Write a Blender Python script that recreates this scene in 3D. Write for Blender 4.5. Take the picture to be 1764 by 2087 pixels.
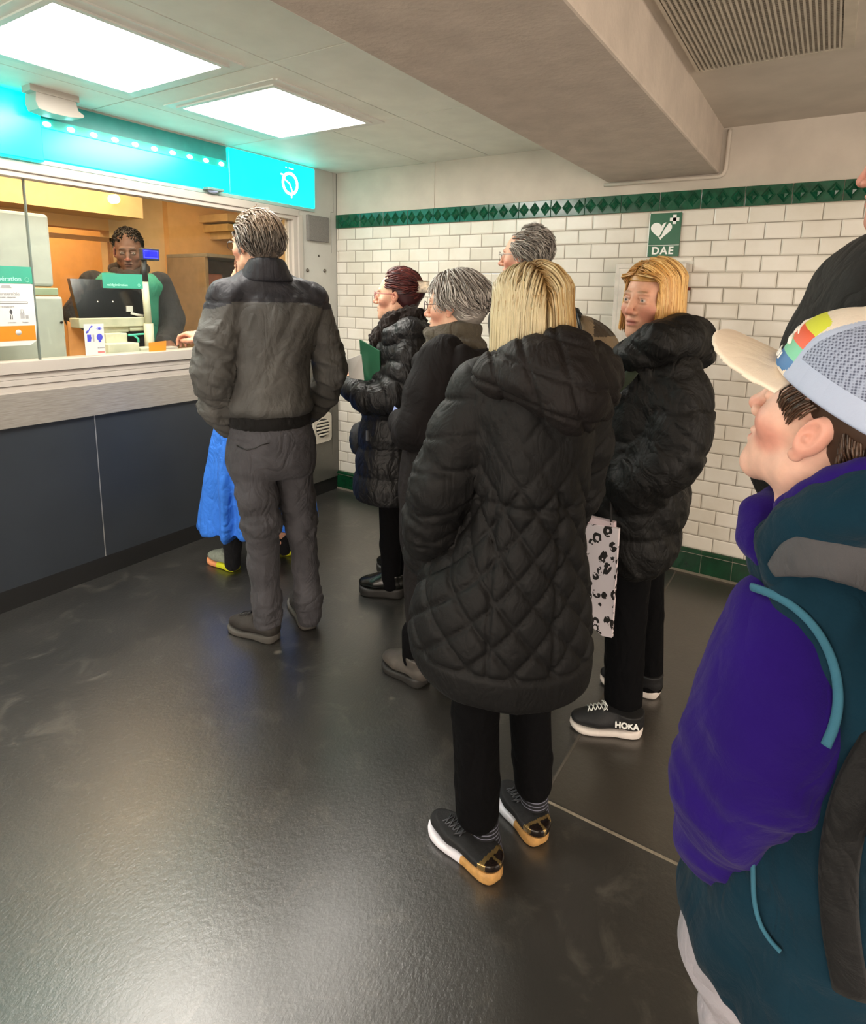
import bpy, bmesh, math, random
import numpy as np
from mathutils import Vector, Matrix, Euler

# ------------------------------------------------------------------ scene reset
for o in list(bpy.data.objects):
    bpy.data.objects.remove(o, do_unlink=True)
SC = bpy.context.scene
COL = SC.collection
PI = math.pi

# ------------------------------------------------------------------ camera
# room frame: corner of the ticket-window wall (x=0) and the tiled wall (y=0) is the origin, metres
CAM_R = np.array([[0.8384292, -0.1143331, 0.5328831], [0.5446794, 0.1417066, -0.8265855], [0.018993, 0.9832839, 0.1810858]])
CAM_C = np.array([3.0226, -3.44303, 1.47])
FPX, CPX, CPY = (1251.331, 871.772, 831.864)
cam_d = bpy.data.cameras.new('camera')
cam = bpy.data.objects.new('camera', cam_d)
COL.objects.link(cam)
M4 = Matrix([list(CAM_R[0]) + [CAM_C[0]], list(CAM_R[1]) + [CAM_C[1]], list(CAM_R[2]) + [CAM_C[2]], [0, 0, 0, 1]])
cam.matrix_world = M4
cam_d.sensor_fit = 'VERTICAL'
cam_d.sensor_height = 24.0
cam_d.sensor_width = 24.0 * 1764 / 2087
cam_d.lens = FPX / 2087 * 24.0
cam_d.shift_x = (882 - CPX) / 2087
cam_d.shift_y = (CPY - 1043.5) / 2087
cam_d.clip_start = 0.05
SC.camera = cam

# ------------------------------------------------------------------ world, exposure
w = bpy.data.worlds.new('world')
SC.world = w
w.use_nodes = True
w.node_tree.nodes['Background'].inputs[0].default_value = (0.75, 0.8, 0.85, 1)
w.node_tree.nodes['Background'].inputs[1].default_value = 0.15
SC.view_settings.view_transform = 'Standard'
SC.view_settings.look = 'None'
SC.view_settings.gamma = 1.0
SC.view_settings.exposure = 0.0
SC.view_settings.use_curve_mapping = False
PANEL_POWER = 30.0      # emission of the recessed ceiling panels
SIGN_POWER = 2.6
HALL_POWER = 9.0
BOX_POWER = 6.6        # fill light boxes added on the unseen walls, brightening the ceiling
OFFICE_POWER = 11.0

# ------------------------------------------------------------------ materials
def lin(c):
    if isinstance(c, str):
        c = c.lstrip('#')
        c = [int(c[i:i + 2], 16) / 255 for i in (0, 2, 4)]
        c = [x / 12.92 if x <= 0.04045 else ((x + 0.055) / 1.055) ** 2.4 for x in c]
    return tuple(c[:3]) + (1.0,)

class NT:
    def __init__(s, name):
        s.m = bpy.data.materials.new(name)
        s.m.use_nodes = True
        s.t = s.m.node_tree
        s.b = s.t.nodes['Principled BSDF']
    def n(s, typ, **kw):
        nd = s.t.nodes.new(typ)
        for k, v in kw.items():
            if k.startswith('i_'):
                nd.inputs[k[2:].replace('_', ' ')].default_value = v
            else:
                setattr(nd, k, v)
        return nd
    def l(s, a, b):
        s.t.links.new(a, b)
    def coords(s, scale=(1, 1, 1), loc=(0, 0, 0), rot=(0, 0, 0), src='Object'):
        tc = s.n('ShaderNodeTexCoord')
        mp = s.n('ShaderNodeMapping')
        mp.inputs['Scale'].default_value = scale
        mp.inputs['Location'].default_value = loc
        mp.inputs['Rotation'].default_value = rot
        s.l(tc.outputs[src], mp.inputs['Vector'])
        return mp.outputs[0]
    def noise(s, vec, scale=5.0, detail=4.0, rough=0.55, dist=0.0):
        n = s.n('ShaderNodeTexNoise')
        n.inputs['Scale'].default_value = scale
        n.inputs['Detail'].default_value = detail
        n.inputs['Roughness'].default_value = rough
        n.inputs['Distortion'].default_value = dist
        s.l(vec, n.inputs['Vector'])
        return n.outputs['Fac']
    def ramp(s, fac, stops):
        r = s.n('ShaderNodeValToRGB')
        e = r.color_ramp.elements
        while len(e) < len(stops):
            e.new(0.5)
        for i, (p, c) in enumerate(stops):
            e[i].position = p
            e[i].color = lin(c) if not isinstance(c, float) else (c, c, c, 1)
        s.l(fac, r.inputs['Fac'])
        return r.outputs['Color']
    def mix(s, fac, a, b, mode='MIX'):
        m = s.n('ShaderNodeMix', data_type='RGBA', blend_type=mode)
        for inp, v in ((m.inputs[0], fac), (m.inputs[6], a), (m.inputs[7], b)):
            if hasattr(v, 'type') and hasattr(v, 'node'):
                s.l(v, inp)
            elif isinstance(v, (int, float)):
                inp.default_value = v
            else:
                inp.default_value = lin(v)
        return m.outputs[2]
    def math(s, op, a, b=0.0):
        m = s.n('ShaderNodeMath', operation=op)
        for inp, v in ((m.inputs[0], a), (m.inputs[1], b)):
            if hasattr(v, 'node'):
                s.l(v, inp)
            else:
                inp.default_value = v
        return m.outputs[0]
    def bump(s, h, strength=0.3, dist=0.01, prev=None):
        b = s.n('ShaderNodeBump')
        b.inputs['Strength'].default_value = strength
        b.inputs['Distance'].default_value = dist
        s.l(h, b.inputs['Height'])
        if prev is not None:
            s.l(prev, b.inputs['Normal'])
        s.l(b.outputs[0], s.b.inputs['Normal'])
        return b.outputs[0]
    def base(s, v):
        if hasattr(v, 'node'):
            s.l(v, s.b.inputs['Base Color'])
        else:
            s.b.inputs['Base Color'].default_value = lin(v)
    def set(s, **kw):
        for k, v in kw.items():
            s.b.inputs[k.replace('_', ' ')].default_value = v
        return s

def plain(name, col, rough=0.5, metal=0.0, var=0.06, scale=14.0, bump=0.0, spec=0.5, sheen=0.0, coat=0.0):
    t = NT(name)
    v = t.coords()
    nz = t.noise(v, scale, 5)
    c = lin(col)
    dark = tuple(x * (1 - var * 2) for x in c[:3])
    lite = tuple(min(1, x * (1 + var * 2)) for x in c[:3])
    r = t.n('ShaderNodeValToRGB')
    r.color_ramp.elements[0].position = 0.3; r.color_ramp.elements[0].color = dark + (1,)
    r.color_ramp.elements[1].position = 0.7; r.color_ramp.elements[1].color = lite + (1,)
    t.l(nz, r.inputs['Fac'])
    t.base(r.outputs['Color'])
    t.set(Roughness=rough, Metallic=metal)
    t.b.inputs['Specular IOR Level'].default_value = spec
    if sheen:
        t.b.inputs['Sheen Weight'].default_value = sheen
    if coat:
        t.b.inputs['Coat Weight'].default_value = coat
    if bump:
        t.bump(t.noise(v, scale * 6, 4), bump, 0.004)
    return t.m

def emis(name, col, power):
    t = NT(name)
    t.base(tuple(0.6 * x for x in lin(col)[:3]))
    t.b.inputs['Emission Color'].default_value = lin(col)
    t.b.inputs['Emission Strength'].default_value = power
    return t.m

def fabric(name, col, rough=0.85, weave=900.0, wstr=0.15, fold=0.25, sheen=0.25, var=0.12, spec=0.3, foldscale=9.0):
    t = NT(name)
    v = t.coords()
    c = lin(col)
    nz = t.noise(v, 6.0, 4)
    r = t.n('ShaderNodeValToRGB')
    r.color_ramp.elements[0].position = 0.3; r.color_ramp.elements[0].color = tuple(x * (1 - var) for x in c[:3]) + (1,)
    r.color_ramp.elements[1].position = 0.7; r.color_ramp.elements[1].color = tuple(min(1, x * (1 + var)) for x in c[:3]) + (1,)
    t.l(nz, r.inputs['Fac'])
    t.base(r.outputs['Color'])
    t.set(Roughness=rough)
    t.b.inputs['Specular IOR Level'].default_value = spec
    t.b.inputs['Sheen Weight'].default_value = sheen * 0.15
    t.b.inputs['Sheen Roughness'].default_value = 0.5
    v2 = t.coords(scale=(1.0, 1.0, 0.55))
    cr = t.math('ABSOLUTE', t.math('SUBTRACT', t.noise(v2, foldscale, 2.5, 0.5, 1.6), 0.5))
    cr = t.math('MINIMUM', t.math('MULTIPLY', cr, 6.0), 1.0)
    b0 = t.bump(cr, min(1.0, fold * 1.3), 0.012)
    b1 = t.bump(t.noise(v, foldscale * 2.2, 4, 0.6, 1.0), fold, 0.02, b0)
    t.bump(t.noise(v, weave, 2), wstr, 0.001, b1)
    return t.m

# ------------------------------------------------------------------ object helpers
def tag(o, label=None, cat=None, group=None, kind=None):
    if label: o['label'] = label
    if cat: o['category'] = cat
    if group: o['group'] = group
    if kind: o['kind'] = kind
    return o

def smooth_pts(pts, n=6):
    """averaged and resampled polyline"""
    p = np.array(pts, float)
    for _ in range(2):
        q = p.copy(); q[1:-1] = (p[:-2] + 2 * p[1:-1] + p[2:]) / 4; p = q
    t = np.arange(len(p)); u = np.linspace(0, len(p) - 1, (len(p) - 1) * n + 1)
    m = np.gradient(p, axis=0); i = np.clip(u.astype(int), 0, len(p) - 2); f = (u - i)[:, None]
    return (2 * f**3 - 3 * f**2 + 1) * p[i] + (f**3 - 2 * f**2 + f) * m[i] + (-2 * f**3 + 3 * f**2) * p[i + 1] + (f**3 - f**2) * m[i + 1]

def link(name, me, parent=None):
    o = bpy.data.objects.new(name, me)
    COL.objects.link(o)
    if parent is not None:
        o.parent = parent
        o.matrix_parent_inverse = parent.matrix_world.inverted()
    return o

def empty(name, loc=(0, 0, 0), rz=0.0, parent=None):
    o = bpy.data.objects.new(name, None)
    COL.objects.link(o)
    o.empty_display_size = 0.1
    o.matrix_world = Matrix.Translation(Vector(loc)) @ Matrix.Rotation(rz, 4, 'Z')
    return o

class MB:
    """collects shapes in world coordinates and links them as one mesh object"""
    def __init__(s):
        s.v, s.f, s.mi, s.sm = [], [], [], []
    def add(s, vs, fs, mi=0, smooth=False):
        k = len(s.v)
        s.v += [tuple(v) for v in vs]
        s.f += [tuple(i + k for i in f) for f in fs]
        s.mi += [mi] * len(fs)
        s.sm += [smooth] * len(fs)
        return s
    def box(s, a, b, mi=0, rz=0.0, piv=None, bev=0.0, M=None):
        x0, y0, z0 = [min(a[i], b[i]) for i in range(3)]
        x1, y1, z1 = [max(a[i], b[i]) for i in range(3)]
        if bev > 0:
            bm = bmesh.new()
            bmesh.ops.create_cube(bm, size=1.0)
            bmesh.ops.scale(bm, vec=(x1 - x0, y1 - y0, z1 - z0), verts=bm.verts)
            bmesh.ops.translate(bm, vec=((x0 + x1) / 2, (y0 + y1) / 2, (z0 + z1) / 2), verts=bm.verts)
            bmesh.ops.bevel(bm, geom=bm.edges[:], offset=bev, segments=2, affect='EDGES', profile=0.5)
            bm.verts.index_update()
            vs = [v.co.copy() for v in bm.verts]
            fs = [[v.index for v in f.verts] for f in bm.faces]
            bm.free()
        else:
            vs = [Vector((x, y, z)) for x in (x0, x1) for y in (y0, y1) for z in (z0, z1)]
            fs = [(0, 1, 3, 2), (4, 6, 7, 5), (0, 4, 5, 1), (2, 3, 7, 6), (0, 2, 6, 4), (1, 5, 7, 3)]
        if rz:
            p = Vector(piv) if piv else Vector(((x0 + x1) / 2, (y0 + y1) / 2, (z0 + z1) / 2))
            R = Matrix.Rotation(rz, 3, 'Z')
            vs = [R @ (v - p) + p for v in vs]
        if M is not None:
            vs = [M @ v for v in vs]
        return s.add(vs, fs, mi)
    def quad(s, pts, mi=0):
        return s.add(pts, [tuple(range(len(pts)))], mi)
    def prism(s, pts, vec, mi=0):
        """polygon pts (3d, planar) extruded by vec"""
        n = len(pts)
        vec = Vector(vec)
        vs = [Vector(p) for p in pts] + [Vector(p) + vec for p in pts]
        fs = [tuple(range(n))[::-1], tuple(range(n, 2 * n))]
        fs += [(i, (i + 1) % n, n + (i + 1) % n, n + i) for i in range(n)]
        return s.add(vs, fs, mi)
    def tube(s, pts, rad, seg=12, mi=0, caps=True, smooth=True, closed=False, flat=1.0):
        pts = [Vector(p) for p in pts]
        n = len(pts)
        rad = rad if hasattr(rad, '__len__') else [rad] * n
        vs, fs = [], []
        up = None
        for i, p in enumerate(pts):
            if closed:
                t = (pts[(i + 1) % n] - pts[i - 1])
            else:
                t = (pts[min(i + 1, n - 1)] - pts[max(i - 1, 0)])
            t.normalize()
            if up is None:
                up = Vector((0, 0, 1)) if abs(t.z) < 0.9 else Vector((1, 0, 0))
            a = (up - t * up.dot(t)).normalized()
            b = t.cross(a)
            up = a
            for k in range(seg):
                an = 2 * PI * k / seg
                vs.append(p + a * math.cos(an) * rad[i] + b * math.sin(an) * rad[i] * flat)
        m = n if closed else n - 1
        for i in range(m):
            j = (i + 1) % n
            for k in range(seg):
                fs.append((i * seg + k, i * seg + (k + 1) % seg, j * seg + (k + 1) % seg, j * seg + k))
        if caps and not closed:
            fs.append(tuple(range(seg))[::-1])
            fs.append(tuple((n - 1) * seg + k for k in range(seg)))
        return s.add(vs, fs, mi, smooth)
    def cyl(s, a, b, r, seg=20, mi=0, r2=None):
        return s.tube([a, b], [r, r if r2 is None else r2], seg, mi)
    def sphere(s, c, r, seg=16, ring=10, mi=0, M=None):
        c = Vector(c)
        r = r if hasattr(r, '__len__') else (r, r, r)
        vs = [Vector((0, 0, r[2]))]
        for i in range(1, ring):
            th = PI * i / ring
            for k in range(seg):
                ph = 2 * PI * k / seg
                vs.append(Vector((r[0] * math.sin(th) * math.cos(ph), r[1] * math.sin(th) * math.sin(ph), r[2] * math.cos(th))))
        vs.append(Vector((0, 0, -r[2])))
        fs = [(0, 1 + k, 1 + (k + 1) % seg) for k in range(seg)]
        for i in range(ring - 2):
            for k in range(seg):
                a = 1 + i * seg
                fs.append((a + k, a + seg + k, a + seg + (k + 1) % seg, a + (k + 1) % seg))
        a = 1 + (ring - 2) * seg
        fs += [(a + k, len(vs) - 1, a + (k + 1) % seg) for k in range(seg)]
        if M is not None:
            vs = [M @ v for v in vs]
        return s.add([v + c for v in vs], fs, mi, True)
    def build(s, name, mats, parent=None, center=None):
        me = bpy.data.meshes.new(name)
        vs = s.v
        if parent is None and center is None:
            a = np.array(vs)
            lo, hi = a.min(0), a.max(0)
            center = ((lo[0] + hi[0]) / 2, (lo[1] + hi[1]) / 2, lo[2])
        if parent is None and center is not None:
            vs = [(v[0] - center[0], v[1] - center[1], v[2] - center[2]) for v in vs]
        me.from_pydata(vs, [], s.f)
        mats = mats if isinstance(mats, (list, tuple)) else [mats]
        for m in mats:
            me.materials.append(m)
        me.polygons.foreach_set('material_index', s.mi)
        me.polygons.foreach_set('use_smooth', s.sm)
        bm = bmesh.new(); bm.from_mesh(me)
        bmesh.ops.recalc_face_normals(bm, faces=bm.faces)
        bm.to_mesh(me); bm.free()
        o = link(name, me)
        if parent is None:
            o.location = center
        else:
            o.parent = parent
            o.matrix_parent_inverse = parent.matrix_world.inverted()
        bpy.context.view_layer.update()
        return o

def text_obj(body, size, origin, xdir, ydir, mat, name, parent, depth=0.0006, align='CENTER', bold=0.0, spacing=1.0):
    cu = bpy.data.curves.new(name, 'FONT')
    cu.body = body
    cu.size = size
    cu.align_x = align
    cu.align_y = 'CENTER'
    cu.extrude = depth
    cu.offset = bold
    cu.space_character = spacing
    to = bpy.data.objects.new(name + '_curve', cu)
    COL.objects.link(to)
    bpy.context.view_layer.update()
    me = bpy.data.meshes.new_from_object(to.evaluated_get(bpy.context.evaluated_depsgraph_get()))
    bpy.data.objects.remove(to, do_unlink=True)
    bpy.data.curves.remove(cu)
    x = Vector(xdir).normalized(); y = Vector(ydir).normalized(); z = x.cross(y)
    M = Matrix.Translation(Vector(origin)) @ Matrix((x, y, z)).transposed().to_4x4()
    me.transform(M)
    me.materials.clear(); me.materials.append(mat)
    o = link(name, me, parent)
    return o

# ================================================================== SETTING
CEIL = 2.295
M_plaster = plain('painted_plaster', '#beb5a9', 0.75, var=0.05, scale=5, bump=0.25)
M_ceil = plain('ceiling_panel_paint', '#e2e3da', 0.5, var=0.03, scale=6, bump=0.05)
M_gap = plain('dark_joint', '#4c4a45', 0.8)
M_trimw = plain('white_lacquered_metal', '#d9d8d2', 0.35, var=0.02)
M_beam = plain('beam_paint', '#bfb3a7', 0.8, var=0.05, scale=8, bump=0.5)

def tiles_material():
    t = NT('bevelled_metro_tiles')
    v = t.coords(loc=(0, 0, 0))
    sx = t.n('ShaderNodeSeparateXYZ'); t.l(v, sx.inputs[0])
    cx = t.n('ShaderNodeCombineXYZ')
    t.l(t.math('SUBTRACT', sx.outputs[0], 0.0931), cx.inputs[0])
    t.l(t.math('SUBTRACT', sx.outputs[2], 0.14), cx.inputs[1])
    def brick(mortar, smooth):
        b = t.n('ShaderNodeTexBrick')
        b.offset = 0.5; b.offset_frequency = 2; b.squash = 1.0
        b.inputs['Scale'].default_value = 1.0
        b.inputs['Mortar Size'].default_value = mortar
        b.inputs['Mortar Smooth'].default_value = smooth
        b.inputs['Brick Width'].default_value = 0.1538
        b.inputs['Row Height'].default_value = 0.07743
        b.inputs['Bias'].default_value = 0.0
        b.inputs['Color1'].default_value = lin('#d6d1c6')
        b.inputs['Color2'].default_value = lin('#e2ddd4')
        b.inputs['Mortar'].default_value = lin('#8f877a')
        t.l(cx.outputs[0], b.inputs['Vector'])
        return b
    b = brick(0.0022, 0.1)
    grime = t.ramp(t.noise(v, 3.0, 6, 0.6), [(0.35, '#e8e2d8'), (0.65, '#ffffff')])
    t.base(t.mix(0.6, b.outputs['Color'], grime, 'MULTIPLY'))
    b2 = brick(0.0095, 1.0)
    n1 = t.bump(t.math('SUBTRACT', 1.0, b2.outputs['Fac']), 0.55, 0.004)
    t.bump(t.noise(v, 14.0, 2), 0.06, 0.02, n1)
    rr = t.n('ShaderNodeMapRange')
    t.l(b.outputs['Fac'], rr.inputs[0]); rr.inputs[3].default_value = 0.2; rr.inputs[4].default_value = 0.8
    t.l(rr.outputs[0], t.b.inputs['Roughness'])
    return t.m
M_tiles = tiles_material()

def floor_material():
    t = NT('worn_black_rubber_floor')
    v = t.coords()
    big = t.noise(v, 1.3, 5, 0.6)
    fine = t.noise(v, 55.0, 5, 0.7)
    scuff = t.noise(v, 7.0, 8, 0.72, 0.8)
    c1 = t.ramp(big, [(0.3, '#1f1f1e'), (0.7, '#302e2b')])
    c2 = t.mix(t.ramp(scuff, [(0.54, 0.0), (0.78, 0.5)]), c1, '#6a665e')
    vor = t.n('ShaderNodeTexVoronoi'); vor.feature = 'F1'
    vor.inputs['Scale'].default_value = 2.6
    vor.inputs['Randomness'].default_value = 1.0
    dn = t.noise(v, 12.0, 4)
    t.l(v, vor.inputs['Vector'])
    sp = t.math('ADD', vor.outputs['Distance'], t.math('MULTIPLY', dn, 0.12))
    c3 = t.mix(t.ramp(sp, [(0.085, 0.55), (0.115, 0.0)]), c2, '#8c857a')
    # right-hand field of the floor, beyond the metal joint, is a browner grey
    sx = t.n('ShaderNodeSeparateXYZ'); t.l(v, sx.inputs[0])
    side = t.math('GREATER_THAN', sx.outputs[0], 2.47)
    side2 = t.math('GREATER_THAN', sx.outputs[1], -1.9)
    both = t.math('MULTIPLY', side, side2)
    c4 = t.mix(t.math('MULTIPLY', both, 0.65), c3, '#3c362e')
    t.base(c4)
    rr = t.n('ShaderNodeMapRange')
    t.l(t.noise(v, 5.0, 6, 0.65), rr.inputs[0]); rr.inputs[3].default_value = 0.25; rr.inputs[4].default_value = 0.42
    t.l(rr.outputs[0], t.b.inputs['Roughness'])
    t.b.inputs['Specular IOR Level'].default_value = 1.0
    t.b.inputs['Coat Weight'].default_value = 0.6
    t.b.inputs['Coat Roughness'].default_value = 0.27
    n1 = t.bump(t.noise(t.coords(scale=(1.6, 1, 1)), 60.0, 4, 0.65), 0.3, 0.004)
    t.bump(fine, 0.12, 0.002, n1)
    return t.m
M_floor = floor_material()

RX0, RX1, RY0, RY1 = 0.0, 5.6, -6.2, 0.0
f = MB(); f.box((RX0, RY0, -0.1), (RX1, RY1, 0.0))
tag(f.build('floor', M_floor, center=(0, 0, 0)), kind='structure')

# tiled wall
b = MB()
b.box((0, 0, 0.0), (RX1, 0.12, 1.921), 0)
b.box((0, 0.0, 1.921), (RX1, 0.12, 2.6), 1)
tag(b.build('wall_back', [M_tiles, M_plaster], center=(0, 0, 0)), kind='structure')
# shallow plaster pilaster edge above the tiles
b = MB(); b.box((0.812, -0.004, 2.016), (0.822, 0.0, CEIL))
tag(b.build('trim_2', M_plaster), kind='structure')
# other walls, out of the picture but closing the hall
M_warmwall = plain('hall_wall_cream', '#d9cdb8', 0.6)
b = MB(); b.box((RX1, RY0, 0), (RX1 + 0.1, 0.12, 2.6)); tag(b.build('wall_right', M_warmwall), kind='structure')
b = MB(); b.box((0, RY0 - 0.1, 0), (RX1, RY0, 2.6)); tag(b.build('wall_front', M_warmwall), kind='structure')

# green glazed base tiles
M_green = NT('green_glazed_tile')
v = M_green.coords()
M_green.base(M_green.ramp(M_green.noise(v, 16.0, 5, 0.6), [(0.3, '#082c19'), (0.7, '#0d4127')]))
M_green.set(Roughness=0.16); M_green.bump(M_green.noise(v, 60.0, 2), 0.1, 0.003)
M_green = M_green.m
M_grout = plain('pale_grout', '#b5ab9a', 0.8)
b = MB()
x = 0.0
while x < RX1:
    x1 = min(x + 0.152, RX1)
    b.prism([(x + 0.001, -0.0, 0.012), (x + 0.001, -0.014, 0.012), (x + 0.001, -0.014, 0.112), (x + 0.001, -0.011, 0.116), (x + 0.001, -0.022, 0.122), (x + 0.001, -0.022, 0.134), (x + 0.001, -0.010, 0.141), (x + 0.001, 0, 0.141)],
            (x1 - x - 0.002, 0, 0), 0)
    x = x1
b.box((0, -0.012, 0.010), (RX1, 0.0, 0.138), 1)
b.box((0, -0.02, 0.0), (RX1, 0.0, 0.013), 2)
tag(b.build('baseboard_back', [M_green, M_grout, plain('mortar_bed', '#6d675a', 0.9)]), kind='structure')

# green embossed strip
M_green2 = NT('green_embossed_tile')
v = M_green2.coords()
M_green2.base(M_green2.ramp(M_green2.noise(v, 22.0, 5, 0.6), [(0.3, '#0a3826'), (0.7, '#16583e')]))
M_green2.set(Roughness=0.15)
M_green2 = M_green2.m
b = MB()
x = 2.013 - 0.1987 * 10
xs = []
while x < RX1: xs.append(x); x += 0.1987
b.box((0, -0.003, 1.9215), (RX1, 0.0, 2.0155), 1)
prev = 0.0
for x in xs + [RX1]:
    if x <= prev + 0.01: continue
    b.box((prev + 0.0012, -0.011, 1.9225), (x - 0.0012, 0, 2.0145), 0, bev=0.002)
    n = 3
    wd = (x - prev) / n
    if x - prev > 0.15:
        for k in range(n):
            cx = prev + wd * (k + 0.5); cz = 1.9685
            hw, hh = wd * 0.48, 0.040
            o = [(cx - hw, -0.011, cz), (cx, -0.011, cz + hh), (cx + hw, -0.011, cz), (cx, -0.011, cz - hh)]
            m_ = [(cx - hw * .72, -0.0165, cz), (cx, -0.0165, cz + hh * .72), (cx + hw * .72, -0.0165, cz), (cx, -0.0165, cz - hh * .72)]
            q = [(cx - hw * .5, -0.0115, cz), (cx, -0.0115, cz + hh * .5), (cx + hw * .5, -0.0115, cz), (cx, -0.0115, cz - hh * .5)]
            vs = o + m_ + q + [(cx, -0.0175, cz)]
            fs = []
            for i in range(4):
                j = (i + 1) % 4
                fs += [(i, j, 4 + j, 4 + i), (4 + i, 4 + j, 8 + j, 8 + i), (8 + i, 8 + j, 12)]
            b.add(vs, fs, 0)
    prev = x
tag(b.build('trim_1', [M_green2, M_grout]), kind='structure')

# ------------------------------------------------------------------ ceiling, left of the beam: metal panels
BX0, BX1, BZ = 1.93, 2.482, 2.085
b = MB()
b.box((-3.2, RY0, CEIL + 0.03), (RX1, 1.2, CEIL + 0.12), 1)
def cpanel(x0, x1, y0, y1, holes=()):
    g = 0.0035
    x0 += g; x1 -= g; y0 += g; y1 -= g
    ys = [(y0, y1, False)]
    if holes:
        hx0, hx1, hy0, hy1 = holes
        b.box((x0, y0, CEIL), (x1, hy0, CEIL + 0.03)); b.box((x0, hy1, CEIL), (x1, y1, CEIL + 0.03))
        b.box((x0, hy0, CEIL), (hx0, hy1, CEIL + 0.03)); b.box((hx1, hy0, CEIL), (x1, hy1, CEIL + 0.03))
    else:
        b.box((x0, y0, CEIL), (x1, y1, CEIL + 0.03))
LX0, LX1 = 0.437, 1.022
PY = [(-1.722, -0.918), (-2.526, -1.722), (-3.33, -2.526), (-4.134, -3.33), (-4.938, -4.134)]
LY = [(-1.541, -0.945), (-2.395, -1.80), (None, None), (-4.0, -3.4), (None, None)]
for (y0, y1), (h0, h1) in zip(PY, LY):
    cpanel(0.30, 1.205, y0, y1, (LX0, LX1, h0, h1) if h0 else ())
    cpanel(1.205, BX0 + 0.01, y0, y1)
    cpanel(0.0, 0.30, y0, y1)
cpanel(0.0, 0.75, -0.918, 0.0); cpanel(0.75, 1.205, -0.918, 0.0); cpanel(1.205, BX0 + .01, -0.918, 0.0)
b.box((0, RY0, CEIL), (BX0 + .01, -4.938, CEIL + 0.03))
b.box((BX1 - .01, RY0, CEIL), (RX1, 0.0, CEIL + 0.03), 2)
tag(b.build('ceiling', [M_ceil, M_gap, M_plaster]), kind='structure')
# beam
b = MB()
b.box((BX0, RY0, BZ), (BX1, 0.0, CEIL + 0.03), bev=0.008)
tag(b.build('trim_3', M_beam), kind='structure')

# recessed light panels, each a thing: frame and diffuser
M_light = emis('lit_diffuser', '#fff8ee', PANEL_POWER)
M_hall = emis('warm_lit_diffuser', '#ffe6c8', HALL_POWER)
def light_panel(x0, x1, y0, y1, label, mat, grp='square light panels set in the ceiling'):
    e = empty('ceiling_light', ((x0 + x1) / 2, (y0 + y1) / 2, CEIL - 0.012))
    tag(e, label, 'ceiling light', grp)
    fr = MB(); w = 0.022
    for a, c in (((x0 - w, y0 - w), (x1 + w, y0)), ((x0 - w, y1), (x1 + w, y1 + w)), ((x0 - w, y0), (x0, y1)), ((x1, y0), (x1 + w, y1))):
        fr.box((a[0], a[1], CEIL - 0.010), (c[0], c[1], CEIL + 0.002))
    w2 = 0.06
    for a, c in (((x0 - w2, y0 - w2), (x1 + w2, y0 - w)), ((x0 - w2, y1 + w), (x1 + w2, y1 + w2)), ((x0 - w2, y0 - w), (x0 - w, y1 + w)), ((x1 + w, y0 - w), (x1 + w2, y1 + w))):
        fr.box((a[0], a[1], CEIL - 0.004), (c[0], c[1], CEIL + 0.002))
    fr.build('frame', M_trimw, e)
    d = MB(); d.box((x0, y0, CEIL - 0.006), (x1, y1, CEIL + 0.02))
    d.build('diffuser', mat, e)
    # narrow ventilation lip beside the panel
    l = MB(); l.box((x1 + 0.065, y0 - .05, CEIL - 0.006), (x1 + 0.075, y1 + .05, CEIL + 0.001)); l.build('lip', M_trimw, e)
light_panel(LX0, LX1, -1.541, -0.945, 'bright square ceiling light nearest the tiled wall, right of the other lit one', M_light)
light_panel(LX0, LX1, -2.395, -1.80, 'bright square ceiling light at the top left corner, nearer the viewer', M_light)

# unseen lights added behind and beside the viewer, warm ones inferred from warm tiles
light_panel(LX0, LX1, -4.0, -3.4, 'square ceiling light farther along the ticket counter, behind the viewer', M_light)
light_panel(3.2, 3.8, -4.7, -4.1, 'warm square ceiling light behind the viewer', M_hall)
light_panel(3.9, 4.5, -2.2, -1.6, 'warm square ceiling light right of the ventilation grille', M_hall)

# unseen light boxes added behind and right of the viewer to brighten the ceiling
M_fillbox = emis('poster_light', '#fff0e0', BOX_POWER)
def fill_box(name_lab, a, c, fa, fc):
    e = empty('poster_light_box', ((a[0] + c[0]) / 2, (a[1] + c[1]) / 2, a[2])); tag(e, name_lab, 'light box', 'backlit poster boxes on the hall walls')
    p = MB(); p.box(fa, fc, bev=0.01); p.build('frame', M_trimw, e)
    p = MB(); p.box(a, c); p.build('screen', M_fillbox, e)
for k in range(3):
    x0 = 0.7 + k * 1.45
    fill_box(['backlit poster box on the hall wall behind the viewer, nearest the counter', 'middle backlit poster box on the hall wall behind the viewer', 'backlit poster box on the hall wall behind the viewer, farthest from the counter'][k],
               (x0, RY0 + 0.06, 0.35), (x0 + 1.25, RY0 + 0.065, 2.0), (x0 - .05, RY0, 0.30), (x0 + 1.30, RY0 + 0.06, 2.05))
for k in range(2):
    y0 = -4.6 + k * 1.5
    fill_box(['backlit poster box on the right hall wall, farther from the tiled wall', 'backlit poster box on the right hall wall, nearer the tiled wall'][k],
               (RX1 - 0.065, y0, 0.35), (RX1 - 0.06, y0 + 1.25, 2.0), (RX1 - 0.06, y0 - .05, 0.30), (RX1, y0 + 1.30, 2.05))

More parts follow.
